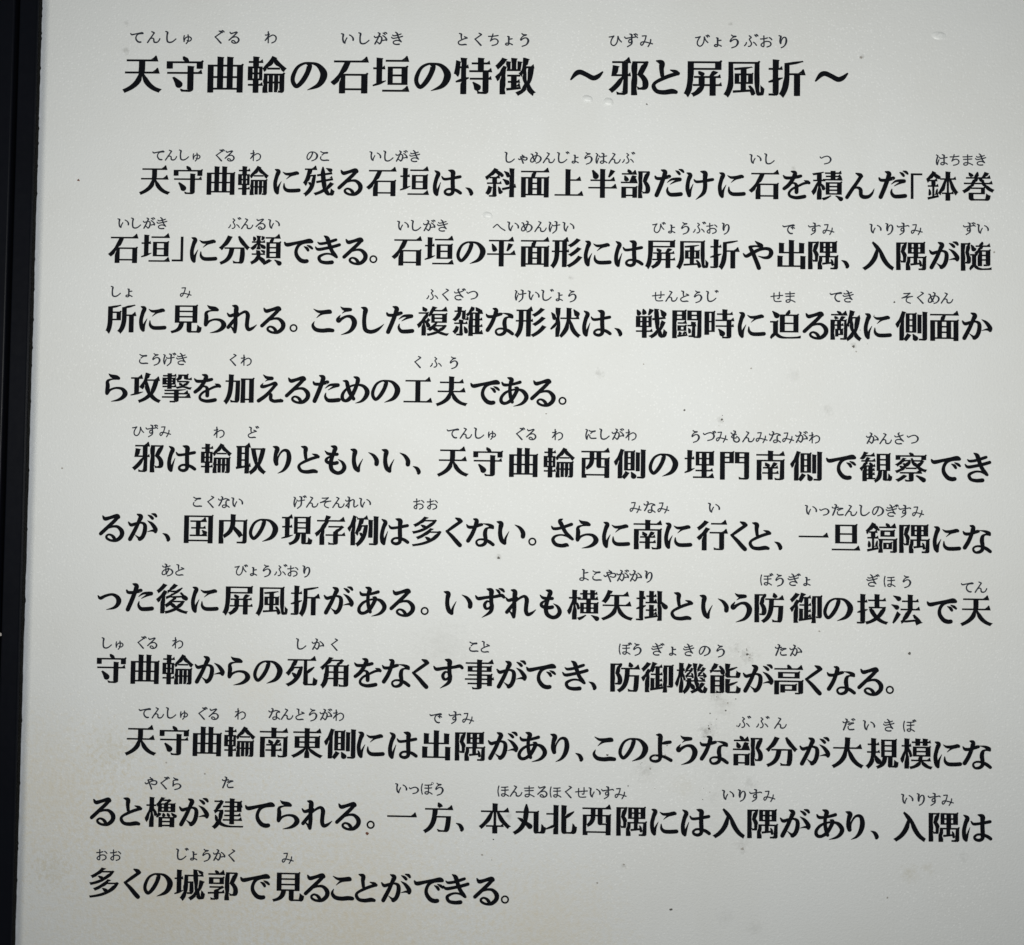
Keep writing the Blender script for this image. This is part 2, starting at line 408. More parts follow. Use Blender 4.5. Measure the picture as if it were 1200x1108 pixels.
 '存': '613,349 613,266 335,266 335,196 613,196 613,10,613,-4,610,-8 592,-9,574,-10,514,-10 448,-8,458,-29,468,-58 471,-79,557,-79,613,-79 647,-68,680,-56,689,-35 689,9 689,196 957,196 957,266 689,266 689,324,762,370,840,432 894,492 846,529 831,525 420,525 420,456 761,456,718,416,663,375/385,840,373,797,359,753 342,709 63,709 63,637 311,637,246,499,153,370 31,284,43,267,61,235 69,216,112,247,152,282 188,320 188,-78 264,-78 264,411,316,481,358,557 394,637 939,637 939,709 424,709,438,746,451,784 462,821',
 '守': '181,288,245,224,314,134 343,74 406,118,376,177,305,264 240,325/609,593 609,450 58,450 58,377 609,377 609,24,609,7,602,2 582,1,562,0,491,0 418,2,429,-19,442,-51 446,-73,542,-74,602,-73 637,-60,673,-48,686,-26 686,23 686,377 943,377 943,450 686,450 686,593/431,826,450,794,469,753 482,719 82,719 82,520 158,520 158,648 836,648 836,520 915,520 915,719 565,719,554,756,528,806 503,845',
 '察': '291,148,238,86,146,29 59,-7,75,-20,100,-48 111,-63,199,-19,299,50 359,124/637,105,722,58,831,-11 885,-54 937,-3,879,41,770,106 687,150/137,408,163,390,191,365 213,343,158,308,99,280 40,262,54,249,71,225 79,208,170,240,260,290 335,358 335,313 678,313 678,364,745,307,826,265 921,238,931,257,950,285 966,299,882,319,808,352 746,397,798,449,851,519 886,584 842,612 829,608 572,608 547,670 487,654,526,542,585,449 664,377 355,377,415,436,464,507 495,591 453,611 441,608 428,607 309,607 342,660 275,671,236,599,159,516 44,458,58,448,78,427 87,412,162,454,222,503 269,556 411,556,394,523,374,493 350,464,327,482,299,502 274,516 234,482,261,465,291,443 313,424,297,407,279,391 260,377,238,397,209,420 184,437/605,548 788,548,763,509,731,468 699,436,662,469,631,506/161,237 161,172 474,172 474,5,474,-6,470,-10 456,-10,441,-12,394,-12 337,-10,346,-29,357,-54 360,-74,431,-74,479,-75 509,-64,539,-53,547,-35 547,4 547,172 841,172 841,237/437,827,450,806,463,779 473,756 69,756 69,604 140,604 140,693 856,693 856,604 931,604 931,756 557,756,546,784,527,818 510,844',
 '屏': '348,527,370,495,394,453 407,427 477,453,464,478,437,519 417,548/211,727 814,727 814,625 211,625/136,792 136,461,136,308,127,104 31,-41,50,-49,83,-70 96,-82,197,68,211,298 211,461 211,559 893,559 893,792/739,551,724,514,698,462 673,421 252,421 252,357 409,357 409,259 408,219 226,219 226,154 397,154,377,88,330,24 215,-26,232,-39,256,-65 265,-82,405,-20,456,65 474,154 681,154 681,-81 755,-81 755,154 947,154 947,219 755,219 755,357 919,357 919,421 747,421 818,528/681,219 481,219 482,257 482,357 681,357',
 '工': '52,72 52,-3 951,-3 951,72 539,72 539,650 900,650 900,727 104,727 104,650 456,650 456,72',
 '巻': '441,840,435,787,423,732 406,677 301,677 331,689,318,727,283,784 249,825 184,802,213,765,242,715 257,677 119,677 119,612 381,612,366,575,347,538 324,503 54,503 54,438 278,438,216,361,135,292 32,240,49,228,72,202 82,184,153,222,215,267 267,318 267,290 623,290 623,187 240,187 240,26,240,-58,278,-77 410,-77 692,-77,804,-77,831,-46 843,89,822,93,790,104 773,116,766,7,756,-9 687,-9 410,-9,330,-9,314,-3 314,28 314,125 697,125 697,351 299,351,324,379,347,408 368,438 646,438,717,337,810,257 916,208,927,228,950,256 967,271,879,306,800,365 736,438 944,438 944,503 686,503,662,537,642,574 625,612 882,612 882,677 727,677,753,714,781,761 807,805 730,830,710,784,677,720 649,677 483,677,499,729,510,781 517,833/604,503 409,503,428,538,446,575 460,612 551,612,566,574,584,538',
 '平': '174,630,213,556,252,459 266,399 337,424,323,482,282,578 242,650/755,655,730,582,684,480 646,417 711,396,750,456,797,552 834,633/52,348 52,273 459,273 459,-79 537,-79 537,273 949,273 949,348 537,348 537,698 893,698 893,773 105,773 105,698 459,698 459,348',
 '建': '394,755 394,695 581,695 581,620 330,620 330,561 581,561 581,483 387,483 387,422 581,422 581,345 379,345 379,288 581,288 581,209 337,209 337,149 581,149 581,49 652,49 652,149 937,149 937,209 652,209 652,288 899,288 899,345 652,345 652,422 876,422 876,561 945,561 945,620 876,620 876,755 652,755 652,840 581,840 581,755/652,561 809,561 809,483 652,483/652,620 652,695 809,695 809,620/97,393,97,404,120,417 135,425 258,425,246,336,226,259 200,193,173,233,151,283 134,343 78,322,102,241,132,177 169,126,134,60,89,8 37,-30,53,-40,81,-66 92,-80,140,-43,183,7 218,70,323,-30,469,-55 653,-55 933,-55,937,-35,951,-2 962,14 654,13,485,13,347,35 249,132,290,225,319,342 334,483 292,493 278,492 192,492,242,567,293,661 338,758 290,789 266,778 64,778 64,711 237,711,197,622,147,540 129,515,109,483,84,458 66,454,76,439,91,408',
 '形': '846,824,784,743,670,658 574,610,593,596,615,574 628,557,730,613,842,703 916,795/875,548,808,461,687,371 584,319,603,304,625,281 638,266,745,325,866,422 943,520/898,278,823,153,681,42 532,-19,552,-35,574,-61 586,-79,740,-8,883,111 968,250/404,708 404,449 243,449 243,708/41,449 41,379 171,379,167,230,145,83 37,-36,55,-46,81,-70 93,-86,213,45,238,211 242,379 404,379 404,-79 478,-79 478,379 586,379 586,449 478,449 478,708 573,708 573,778 58,778 58,708 172,708 172,449',
 '後': '244,840,202,769,118,684 43,630,55,617,75,590 85,575,166,636,256,730 312,814/348,379,368,386,393,390 532,399,473,312,383,236 292,186,308,173,333,144 343,130,382,154,422,184 459,217,492,169,532,125 578,87,491,36,389,2 288,-18,302,-34,318,-64 325,-83,435,-57,544,-17 638,42,721,-14,820,-56 928,-81,938,-62,957,-33 974,-17,872,3,778,38 698,85,771,142,831,213 869,301 821,324 808,321 560,321,581,348,601,376 618,405 844,419,865,388,883,360 894,336 956,373,924,433,853,524 790,590 732,560,756,534,780,505 803,475 481,457,603,523,728,608 846,706 781,742,740,705,695,669 650,635 464,629,527,678,591,741 648,806 578,837,521,760,436,683 411,663,387,643,366,629 348,626,357,607,368,573 371,557,387,564,414,568 564,575,508,536,460,507 437,495,390,467,355,449 328,446,335,428,346,393/506,261 768,261,735,209,690,163 637,125,583,164,539,210/268,636,212,530,121,426 33,357,47,342,69,306 77,291,110,318,143,351 175,387 175,-83 247,-83 247,475,280,519,310,566 335,612',
 '御': '198,840,162,774,91,693 28,641,40,628,59,600 68,584,140,644,217,734 267,815/689,763 689,-80 756,-80 756,695 874,695 874,151,874,141,870,139 861,138 788,138,797,119,807,88 809,69,862,68,893,70 914,82,936,95,942,117 942,150 942,763/219,640,170,534,92,428 17,356,30,340,52,306 60,291,89,320,118,354 147,392 147,-78 216,-78 216,492,234,520,251,549 266,578 324,542,346,575,367,617 386,664 458,664 458,508 287,508 287,439 458,439 458,71 374,58 374,363 313,363 313,50 257,43 274,-26 671,38 669,102 525,80 525,252 649,252 649,317 525,317 525,439 655,439 655,508 525,508 525,664 649,664 649,732 410,732,421,763,430,796 437,828 369,841,350,746,316,653 271,588 286,617',
 '徴': '198,840,162,774,91,693 28,641,40,628,59,600 68,584,140,644,217,734 267,815/736,576 849,576,838,453,820,349 787,260,759,347,740,446 727,551/268,81 280,16 638,58 637,117 492,103 492,208 615,208 615,267 492,267 492,364 618,364 618,407 644,375,659,398,674,424 687,451,702,352,723,261 752,181,704,90,634,20 534,-31,548,-44,573,-70 582,-83,669,-33,734,28 784,105,820,30,866,-33 926,-78,937,-60,959,-34 975,-21,909,23,859,89 821,173,873,280,901,412 918,576 966,576 966,641 755,641,771,701,784,765 794,829 724,841,702,683,663,531 594,431 600,425 292,425 292,364 427,364 427,267 310,267 310,208 427,208 427,96/294,757 294,504 628,504 628,756 571,756 571,564 491,564 491,840 427,840 427,564 349,564 349,757/219,640,170,534,92,428 17,356,30,340,52,306 60,291,89,320,118,354 147,392 147,-78 216,-78 216,492,242,533,266,575 286,617',
 '戦': '769,793,815,742,865,669 885,621 945,658,925,705,873,774 826,824/42,796,73,744,103,673 112,628 177,653,168,698,137,766 104,817/227,823,250,768,267,694 270,650 339,667,335,711,316,783 293,837/489,834,469,776,431,693 400,642 459,620,491,668,533,744 566,811/636,835,639,736,644,642 651,554 539,540 548,470 657,484,669,362,685,254 707,166,640,85,559,18 471,-23,491,-36,513,-59 526,-77,600,-38,669,20 730,88,766,-15,815,-76 882,-79,922,-81,959,-36 980,120,967,126,938,145 924,160,916,62,902,8 881,8,843,11,811,66 785,156,846,240,896,336 929,433 870,466,845,389,809,313 764,243,749,315,737,399 727,492 965,522 956,591 721,562,714,648,709,740 707,835/139,401 269,401 269,309 139,309/335,401 465,401 465,309 335,309/139,548 269,548 269,457 139,457/335,548 465,548 465,457 335,457/39,163 39,96 266,96 266,-80 338,-80 338,96 562,96 562,163 338,163 338,250 531,250 531,607 75,607 75,250 266,250 266,163',
 '所': '534,739 534,406,534,267,523,91 404,-32,420,-42,451,-67 462,-82,591,48,611,255 611,406 611,429 766,429 766,-77 841,-77 841,429 958,429 958,501 611,501 611,684,726,702,854,728 939,764 888,828,806,790,659,758/172,361 172,391 172,521 370,521 370,361/441,819,362,783,218,756 98,741 98,391,98,261,93,88 29,-34,45,-43,77,-68 90,-82,147,22,165,167 170,293 442,293 442,589 172,589 172,685,284,699,408,721 489,756',
 '技': '614,840 614,683 378,683 378,613 614,613 614,462 398,462 398,393 431,393 428,392,468,285,523,192 594,116,512,56,417,14 320,-12,335,-28,353,-59 361,-79,464,-48,562,-1 648,64,722,-1,812,-50 916,-81,927,-61,948,-32 965,-16,865,10,778,54 705,113,796,197,868,306 909,444 861,465 847,462 688,462 688,613 929,613 929,683 688,683 688,840/502,393 814,393,777,302,720,225 650,162,586,227,537,305/178,840 178,638 49,638 49,568 178,568 178,348,125,333,77,320 37,311 59,238 178,273 178,11,178,-4,173,-9 159,-9 56,-8,65,-28,76,-59 79,-77,148,-78,189,-75 216,-64,242,-52,252,-32 252,11 252,295 373,332 363,400 252,368 252,568 363,568 363,638 252,638 252,840',
 '折': '454,751 454,435,454,278,442,113 343,-29,363,-42,389,-62 403,-78,511,76,528,252 528,436 717,436 717,-74 791,-74 791,436 960,436 960,507 528,507 528,695,665,712,818,737 923,768 877,832,775,799,601,769/193,840 193,638 52,638 52,567 193,567 193,352 38,310 60,237 193,277 193,12,193,-1,187,-6 174,-6 74,-5,84,-24,94,-55 97,-75,164,-75,204,-73 231,-61,257,-49,266,-29 266,13 266,299 408,342 398,412 266,373 266,567 401,567 401,638 266,638 266,840',
 '掛': '472,839 472,705 346,705 346,643 472,643 472,507 321,507 321,446 688,446 688,507 540,507 540,643 665,643 665,705 540,705 540,839/471,412 471,275 333,275 333,213 471,213 471,66 288,40 301,-27 700,39 698,100 539,76 539,213 676,213 676,275 539,275 539,412/718,839 718,-80 788,-80 788,437,839,392,905,329 934,295 976,358,947,385,830,482 788,514 788,839/164,840 164,638 42,638 42,568 164,568 164,364 27,323 46,251 164,289 164,6,164,-8,159,-11 147,-12 53,-12,62,-32,71,-62 74,-80,137,-81,176,-78 199,-67,224,-55,233,-35 233,6 233,311 341,348 331,417 233,386 233,568 325,568 325,638 233,638 233,840',
 '撃': '768,359,626,337,362,325 142,323,148,311,155,289 156,275,254,275,360,278 463,283 463,229 120,229 120,175 463,175 463,120 46,120 46,65 463,65 463,-3,463,-17,457,-21 442,-22 308,-22,318,-38,329,-62 332,-79,415,-79,465,-79 496,-70,527,-61,537,-44 537,-5 537,65 955,65 955,120 537,120 537,175 886,175 886,229 537,229 537,287,642,293,740,302 819,314/245,840 245,784 63,784 63,737 245,737 245,699 88,699 88,488 245,488 245,448 55,448 55,400 245,400 245,346 310,346 310,400 499,400 499,448 310,448 310,488 469,488 469,699 310,699 310,737 493,737 493,784 310,784 310,840/148,574 245,574 245,529 148,529/310,574 407,574 407,529 310,529/148,658 245,658 245,614 148,614/310,658 407,658 407,614 310,614/567,809 567,753,567,717,556,680 487,648,499,640,524,612 532,597 532,556 798,556,773,524,740,496 702,474,668,497,641,524 622,556 564,541,584,505,612,473 645,446,600,428,551,415 502,406,513,394,527,371 534,356,592,368,648,385 698,410,758,375,831,351 914,337,922,355,939,379 953,392,879,401,813,418 757,443,814,481,859,530 886,594 847,611 835,608 551,608,616,649,632,702 632,751 632,754 762,754 762,711,762,654,773,633 830,633 896,633,913,633,932,633 942,637 938,689,926,685,906,685 894,685 838,685,826,685,824,691 824,710 824,809',
 '攻': '32,178 51,101 442,211 433,279 266,236 266,642 422,642 422,714 46,714 46,642 192,642 192,217/544,841,503,671,434,505 343,401,361,391,394,369 408,357,437,394,464,437 490,485,521,369,562,265 618,178,541,93,440,31 305,-13,319,-30,340,-63 347,-82,479,-34,582,30 662,115,729,30,812,-37 917,-80,929,-60,952,-29 970,-14,864,25,779,90 713,175,790,280,841,413 875,582 959,582 959,654 564,654,584,709,603,767 618,826/795,582,769,444,728,332 667,241,607,338,566,454 538,582',
 '敵': '671,841,648,680,607,524 538,421 538,559 423,559 466,656 396,669,388,638,371,592 356,559 230,559 260,569,251,597,229,640 207,671 145,653,162,624,181,587 191,559 75,559 75,-78 140,-78 140,493 276,493 276,407 165,407 165,355 276,355 276,267 195,267 195,24 247,24 247,68 418,68 418,267 330,267 330,355 447,355 447,407 330,407 330,493 473,493 473,-3,473,-16,468,-19 456,-20 361,-19,370,-36,378,-63 381,-79,444,-79,482,-78 506,-68,531,-58,538,-39 538,-4 538,400,555,387,576,368 585,357,604,384,621,415 637,449,658,346,686,251 722,169,677,90,617,27 538,-22,552,-36,575,-69 583,-85,656,-36,714,24 760,94,803,20,856,-40 921,-83,933,-64,955,-37 972,-24,902,18,846,84 802,166,859,279,893,417 915,582 961,582 961,652 707,652,721,709,733,768 743,829/223,813,243,791,263,763 278,738 54,738 54,673 558,673 558,738 355,738,340,768,309,811 278,841/247,216 365,216 365,120 247,120/687,582 840,582,825,455,801,345 762,251,725,344,699,451 682,565',
 '斜': '381,243,417,177,453,90 465,36 527,62,514,116,477,201 440,266/133,264,113,182,79,99 38,41,55,33,84,15 98,5,138,65,177,159 201,248/523,478,584,438,654,379 687,336 738,386,705,427,633,484 572,521/563,728,620,685,687,622 717,579 771,625,739,668,671,728 614,769/310,838,244,731,131,631 24,568,35,550,54,511 59,495,82,509,104,525 127,543 127,505 257,505 257,394 51,394 51,326 257,326 257,6,257,-7,252,-10 239,-10 139,-10,149,-29,160,-59 163,-78,228,-78,268,-78 294,-66,320,-54,328,-34 328,6 328,326 513,326 513,394 328,394 328,505 462,505 462,572 164,572,216,616,266,667 309,721,385,669,461,608 507,558 550,616,503,664,426,723 348,773 374,813/520,208 534,138 792,193 792,-81 866,-81 866,209 972,232 958,300 866,281 866,839 792,839 792,265',
 '方': '440,818,466,771,496,707 508,667 68,667 68,594 341,594,329,364,304,105 46,-23,66,-37,90,-63 101,-82,291,17,366,183 398,361 756,361,740,135,720,38 691,12,678,2,665,0 643,0,616,0,546,1 474,7,489,-13,499,-44 501,-66,568,-71,634,-72 669,-69,708,-67,733,-60 756,-34,795,5,815,114 835,398 838,434 410,434,416,487,420,541 423,594 936,594 936,667 514,667 585,698,571,738,540,799 512,846',
 '旦': '63,39 63,-35 936,-35 936,39/281,447 725,447 725,252 281,252/281,711 725,711 725,519 281,519/207,783 207,180 802,180 802,783',
 '時': '445,209,496,156,550,82 572,33 636,72,613,122,556,193 505,244/631,841 631,721 421,721 421,654 631,654 631,527 379,527 379,459 763,459 763,346 384,346 384,279 763,279 763,10,763,-5,758,-8 742,-9,726,-10,669,-10 608,-8,619,-29,630,-59 633,-79,714,-79,764,-77 796,-66,827,-55,837,-34 837,9 837,279 954,279 954,346 837,346 837,459 964,459 964,527 705,527 705,654 922,654 922,721 705,721 705,841/291,416 291,185 146,185 146,416/291,484 146,484 146,706 291,706/76,775 76,35 146,35 146,117 362,117 362,775',
 '曲': '581,830 581,640 412,640 412,830 338,830 338,640 98,640 98,-80 169,-80 169,-16 833,-16 833,-76 906,-76 906,640 654,640 654,830/169,57 169,278 338,278 338,57/833,57 654,57 654,278 833,278/412,57 412,278 581,278 581,57/169,350 169,567 338,567 338,350/833,350 654,350 654,567 833,567/412,350 412,567 581,567 581,350',
 '本': '460,839 460,629 65,629 65,553 367,553,294,383,170,221 37,140,55,125,80,98 92,79,237,178,366,357 444,553 460,553 460,183 226,183 226,107 460,107 460,-80 539,-80 539,107 772,107 772,183 539,183 539,553 553,553,629,357,758,177 906,81,920,102,946,131 965,146,826,226,700,384 628,553 937,553 937,629 539,629 539,839',
 '東': '153,590 153,222 396,222,306,128,166,43 41,-1,58,-16,81,-45 93,-64,221,-13,363,83 459,191 459,-80 536,-80 536,194,633,85,778,-14 909,-66,921,-46,945,-17 962,-1,835,41,692,128 600,222 859,222 859,590 536,590 536,674 940,674 940,745 536,745 536,839 459,839 459,745 66,745 66,674 459,674 459,590/226,379 459,379 459,282 226,282/536,379 782,379 782,282 536,282/226,530 459,530 459,435 226,435/536,530 782,530 782,435 536,435',
 '模': '472,417 820,417 820,345 472,345/472,542 820,542 820,472 472,472/732,840 732,757 578,757 578,840 507,840 507,757 360,757 360,693 507,693 507,618 578,618 578,693 732,693 732,618 805,618 805,693 945,693 945,757 805,757 805,840/402,599 402,289 606,289,602,259,598,232 591,206 340,206 340,142 569,142,531,65,459,12 312,-20,326,-35,345,-63 352,-80,526,-38,607,34 647,140,697,30,790,-45 920,-80,930,-61,950,-33 966,-18,853,6,767,61 719,142 943,142 943,206 666,206 679,289 893,289 893,599/175,840 175,647 50,647 50,577 175,577 175,576,148,440,90,281 32,197,45,179,63,146 72,124,110,183,146,274 175,372 175,-79 247,-79 247,436,274,383,305,319 318,286 366,340,349,371,273,496 247,535 247,577 350,577 350,647 247,647 247,840',
 '横': '544,88,501,47,414,-2 340,-30,356,-43,379,-67 391,-81,463,-51,553,-1 610,48/723,43,790,7,874,-47 915,-82 972,-35,928,0,841,51 778,85/191,840 191,626 51,626 51,555 184,555,153,418,90,260 27,175,39,158,57,129 65,110,112,175,157,280 191,390 191,-79 261,-79 261,394,291,344,326,281 341,249 383,308,366,334,288,447 261,481 261,555 368,555 368,521 626,521 626,447 412,447 412,110 923,110 923,447 696,447 696,521 961,521 961,585 816,585 816,686 938,686 938,748 816,748 816,840 746,840 746,748 586,748 586,840 515,840 515,748 397,748 397,686 515,686 515,585 380,585 380,626 261,626 261,840/586,585 586,686 746,686 746,585/479,253 626,253 626,165 479,165/696,253 853,253 853,165 696,165/479,392 626,392 626,306 479,306/696,392 853,392 853,306 696,306',
 '機': '159,840 159,647 49,647 49,577 149,577,125,445,76,291 27,209,38,191,54,158 61,136,98,200,133,305 159,413 159,-79 221,-79 221,420,242,378,265,330 274,303 312,358 221,510 221,577 304,577 304,647 221,647 221,840/573,833,579,640,592,466 617,323 464,323 464,383 399,383 399,323 322,323 322,262 398,262,392,168,359,56 248,-30,262,-39,287,-63 297,-77,382,-10,426,76 447,159,488,124,530,85 554,58 601,103,570,137,509,188 460,226 463,262 628,262,643,191,662,129 686,79,632,36,569,0 498,-27,512,-39,531,-61 539,-74,604,-48,663,-15 716,24,756,-38,808,-74 874,-79,914,-82,945,-46 965,66,952,72,927,89 914,103,905,30,893,-8 872,-6,831,-2,797,23 768,67,819,113,861,167 891,228 827,252,805,206,775,163 737,125,720,163,706,209 694,262 936,262 936,323 852,323 879,351,856,372,811,403 775,423 736,387,765,369,801,344 825,323 681,323,656,461,643,636 638,833/702,407,711,411,725,415 775,423 886,438 898,396 946,414,937,451,914,515 891,563 845,549 870,485 766,473,818,535,870,616 914,698 858,720 825,652 752,645,782,689,813,746 836,803 783,821,761,754,720,683 708,666,696,647,685,636 674,634,681,619,689,591 692,579,701,584,720,589 795,600,769,556,743,522 733,508,715,483,699,467 684,464/342,387,355,395,379,399 524,419 534,379 584,396,576,433,554,497 533,545 485,532,494,512,502,489 509,467 408,455,461,516,515,596 561,677 507,697 474,633 394,624,429,674,465,737 494,800 439,818,414,744,367,668 354,649,340,629,327,616 316,613,322,598,331,571 333,559,343,564,362,569 442,581,414,536,387,500 375,487,357,462,340,445 324,442,331,428,340,399',
 '櫓': '456,373,435,325,397,272 350,241 397,201,449,238,485,296 508,349/551,346,565,314,577,270 581,242 636,262,632,288,618,330 604,362/682,346,703,315,724,273 733,246 784,270,775,295,753,336 732,366/814,350,850,309,894,253 913,217 969,248,948,283,904,337 867,376/519,68 825,68 825,1 519,1/519,121 519,183 825,183 825,121/449,240 449,-81 519,-81 519,-54 825,-54 825,-81 897,-81 897,240/496,495 635,495 635,432 496,432/698,495 846,495 846,432 698,432/496,606 635,606 635,542 496,542/698,606 846,606 846,542 698,542/186,840 186,623 52,623 52,553 179,553,151,417,91,259 31,175,43,158,61,129 69,110,113,174,154,277 186,384 186,-79 254,-79 254,414,282,366,316,307 330,276 370,331,353,357,280,464 254,497 254,553 365,553 365,601,380,591,397,574 406,561 429,580 429,382 916,382 916,655 728,655,752,683,775,715 794,746 749,778 735,774 586,774 615,828 547,840,513,768,452,680 365,611 365,623 254,623 254,840/502,655 551,718 696,718,682,696,665,673 649,655',
 '死': '865,566,814,513,735,450 656,397 656,705 946,705 946,778 56,778 56,705 252,705,213,573,138,426 36,334,53,323,78,300 91,285,145,336,192,400 232,470 436,470,416,387,388,316 351,254,313,294,260,341 215,376 170,324,217,285,271,233 308,191,238,99,146,36 40,-5,56,-18,82,-47 93,-65,302,24,463,203 523,525 476,544 462,541 268,541,294,595,316,651 333,705 580,705 580,77,580,-20,605,-46 695,-46 848,-46,931,-46,951,0 960,143,939,148,909,161 891,174,887,52,881,23 843,23 703,23,662,23,656,32 656,76 656,320,749,377,848,442 922,504',
 '残': '704,780,754,756,817,717 849,689 893,736,861,763,797,800 748,822/887,349,846,288,792,232 728,182,712,235,699,297 688,367 950,417 937,483 679,435 666,566 922,604 910,671 662,634,659,701,658,770 658,842 584,842,585,767,587,694 591,624 431,600 443,532 595,555 608,422 410,385 423,317 617,354,629,273,645,200 665,138,576,81,474,35 367,3,384,-14,402,-40 412,-59,511,-26,606,18 690,72,731,-20,786,-74 857,-74,926,-74,949,-42 963,71,946,78,922,94 907,110,902,22,892,-2 865,-2,821,-2,783,40 752,115,831,174,899,243 950,319/143,321,179,299,223,268 253,241,202,122,130,36 42,-21,59,-32,84,-59 94,-75,253,33,366,244 405,578 362,591 349,588 218,588,230,632,240,678 249,725 437,725 437,794 49,794 49,725 177,725,149,568,104,423 32,327,48,313,73,284 83,269,131,336,169,423 199,520 328,520,317,442,301,372 279,309,250,331,213,355 183,372',
 '法': '95,775,162,745,244,697 285,662 328,725,286,758,202,803 137,829/42,503,107,475,187,428 227,395 269,457,228,490,146,533 83,559/76,-16 139,-67,198,26,268,151 321,257 266,306,208,193,129,61/386,-45,413,-33,455,-26 829,21,849,-16,865,-51 875,-79 941,-45,911,33,835,152 764,240 704,211,734,172,765,127 793,82 476,47,538,131,601,238 653,345 937,345 937,416 673,416 673,597 896,597 896,668 673,668 673,840 598,840 598,668 383,668 383,597 598,597 598,416 339,416 339,345 563,345,513,232,446,125 424,95,399,58,380,35 360,30,369,9,382,-29',
 '特': '457,212,506,163,559,94 580,48 640,87,616,133,562,199 513,246/642,841 642,732 447,732 447,662 642,662 642,536 389,536 389,465 764,465 764,346 405,346 405,275 764,275 764,13,764,-1,760,-5 744,-5,727,-7,673,-7 613,-5,623,-26,633,-58 636,-80,712,-80,764,-79 795,-67,827,-55,836,-33 836,13 836,275 952,275 952,346 836,346 836,465 958,465 958,536 713,536 713,662 912,662 912,732 713,732 713,841/97,763,88,638,69,508 39,424,54,418,84,402 97,392,112,438,125,497 136,562 212,562 212,317 47,270 63,194 212,242 212,-80 284,-80 284,265 387,299 381,369 284,339 284,562 379,562 379,634 284,634 284,839 212,839 212,634 147,634 160,752',
 '状': '741,774,785,719,836,642 860,596 920,634,896,680,843,752 798,806/49,674,96,615,152,537 175,486 237,528,212,577,155,653 106,709/589,838 589,605 588,545 356,545 356,471 583,471,568,306,512,120 327,-30,347,-43,373,-63 388,-78,539,47,609,197 640,344,695,156,782,6 918,-78,930,-59,955,-30 973,-16,816,70,723,252 675,471 951,471 951,545 662,545 663,605 663,838/32,194 76,130 247,290 247,-78 321,-78 321,841 247,841 247,382,168,309,86,237',
 '現': '510,572 837,572 837,471 510,471/510,411 837,411 837,309 510,309/510,733 837,733 837,632 510,632/31,149 50,77 409,183 399,250 261,211 261,436 384,436 384,505 261,505 261,719 393,719 393,789 49,789 49,719 188,719 188,505 61,505 61,436 188,436 188,191/440,796 440,245 529,245,512,114,467,24 290,-25,305,-39,325,-68 333,-86,529,-26,584,85 603,245 702,245 702,21,702,-52,719,-73 791,-73 889,-73,949,-73,968,-41 975,82,955,87,925,99 910,110,908,8,903,-8 881,-8 802,-8,778,-8,774,-4 774,21 774,245 910,245 910,796',
 '矢': '253,845,213,711,145,581 62,499,81,490,117,470 133,458,177,506,218,569 254,639 453,639 453,477 451,412 57,412 57,337 440,337,410,204,316,70 40,-19,55,-34,76,-64 84,-82,354,6,463,138 505,276,580,92,707,-26 915,-79,925,-58,947,-26 965,-10,751,37,622,155 559,337 945,337 945,412 529,412 531,475 531,639 872,639 872,714 289,714,304,751,318,789 330,828',
 '石': '66,764 66,691 353,691,293,512,182,323 25,206,41,192,65,165 77,149,140,196,195,254 244,319 244,-80 320,-80 320,-10 796,-10 796,-78 876,-78 876,428 317,428,367,512,408,602 439,691 936,691 936,764/320,62 320,356 796,356 796,62',
 '積': '522,312 831,312 831,247 522,247/522,198 831,198 831,132 522,132/522,425 831,425 831,361 522,361/453,477 453,80 902,80 902,477/725,35,790,-3,861,-50 902,-81 968,-44,921,-11,843,35 776,73/566,76,519,35,424,-11 342,-35,357,-48,379,-70 391,-84,472,-58,570,-10 630,38/387,580 387,562 278,562 278,730,325,741,368,753 404,768 352,826,281,794,154,767 45,751,54,734,64,709 67,693,111,698,158,706 205,714 205,562 50,562 50,492 198,492,158,376,89,244 24,172,36,154,55,124 63,103,113,164,164,262 205,362 205,-78 278,-78 278,354,311,313,350,261 365,234 410,293,391,316,309,400 278,429 278,492 391,492 391,527 959,527 959,580 706,580 706,633 909,633 909,682 706,682 706,733 935,733 935,785 706,785 706,840 632,840 632,785 417,785 417,733 632,733 632,682 440,682 440,633 632,633 632,580',
 '能': '383,420 383,334 170,334 170,420/100,484 100,-79 170,-79 170,125 383,125 383,8,383,-5,380,-8 367,-9,352,-10,310,-10 263,-8,273,-28,284,-57 288,-77,351,-77,394,-76 422,-65,449,-53,457,-32 457,7 457,484/170,275 383,275 383,184 170,184/858,765,801,735,711,699 625,670 625,838 551,838 551,506,551,424,576,401 672,401 844,401,923,401,946,434 954,556,933,561,903,572 888,585,883,486,876,469 837,469 678,469,633,469,625,475 625,507 625,609,722,637,829,673 908,709/870,319,812,282,716,243 625,213 625,373 551,373 551,35,551,-49,577,-71 674,-71 849,-71,933,-71,954,-35 963,99,943,104,913,116 896,128,892,15,884,-4 843,-4 681,-4,634,-4,625,2 625,34 625,151,726,179,841,218 919,263/84,553,105,562,140,567 414,586 437,533 502,563,481,623,425,713 373,780 312,756,337,722,362,682 384,643 164,631,207,684,252,751 287,818 209,842,177,764,122,685 105,664,88,643,73,628 58,625,67,605,80,569',
 '行': '435,780 435,708 927,708 927,780/267,841,216,768,119,679 35,622,48,608,69,579 79,562,169,626,272,724 339,811/391,504 391,432 728,432 728,17,728,1,721,-4 702,-5,684,-6,616,-6 545,-3,556,-25,567,-56 570,-77,668,-77,725,-77 759,-66,792,-53,804,-30 804,16 804,432 955,432 955,504/307,626,238,512,128,396 25,322,40,307,67,274 78,259,115,289,154,325 192,364 192,-83 266,-83 266,446,308,496,346,548 378,600',
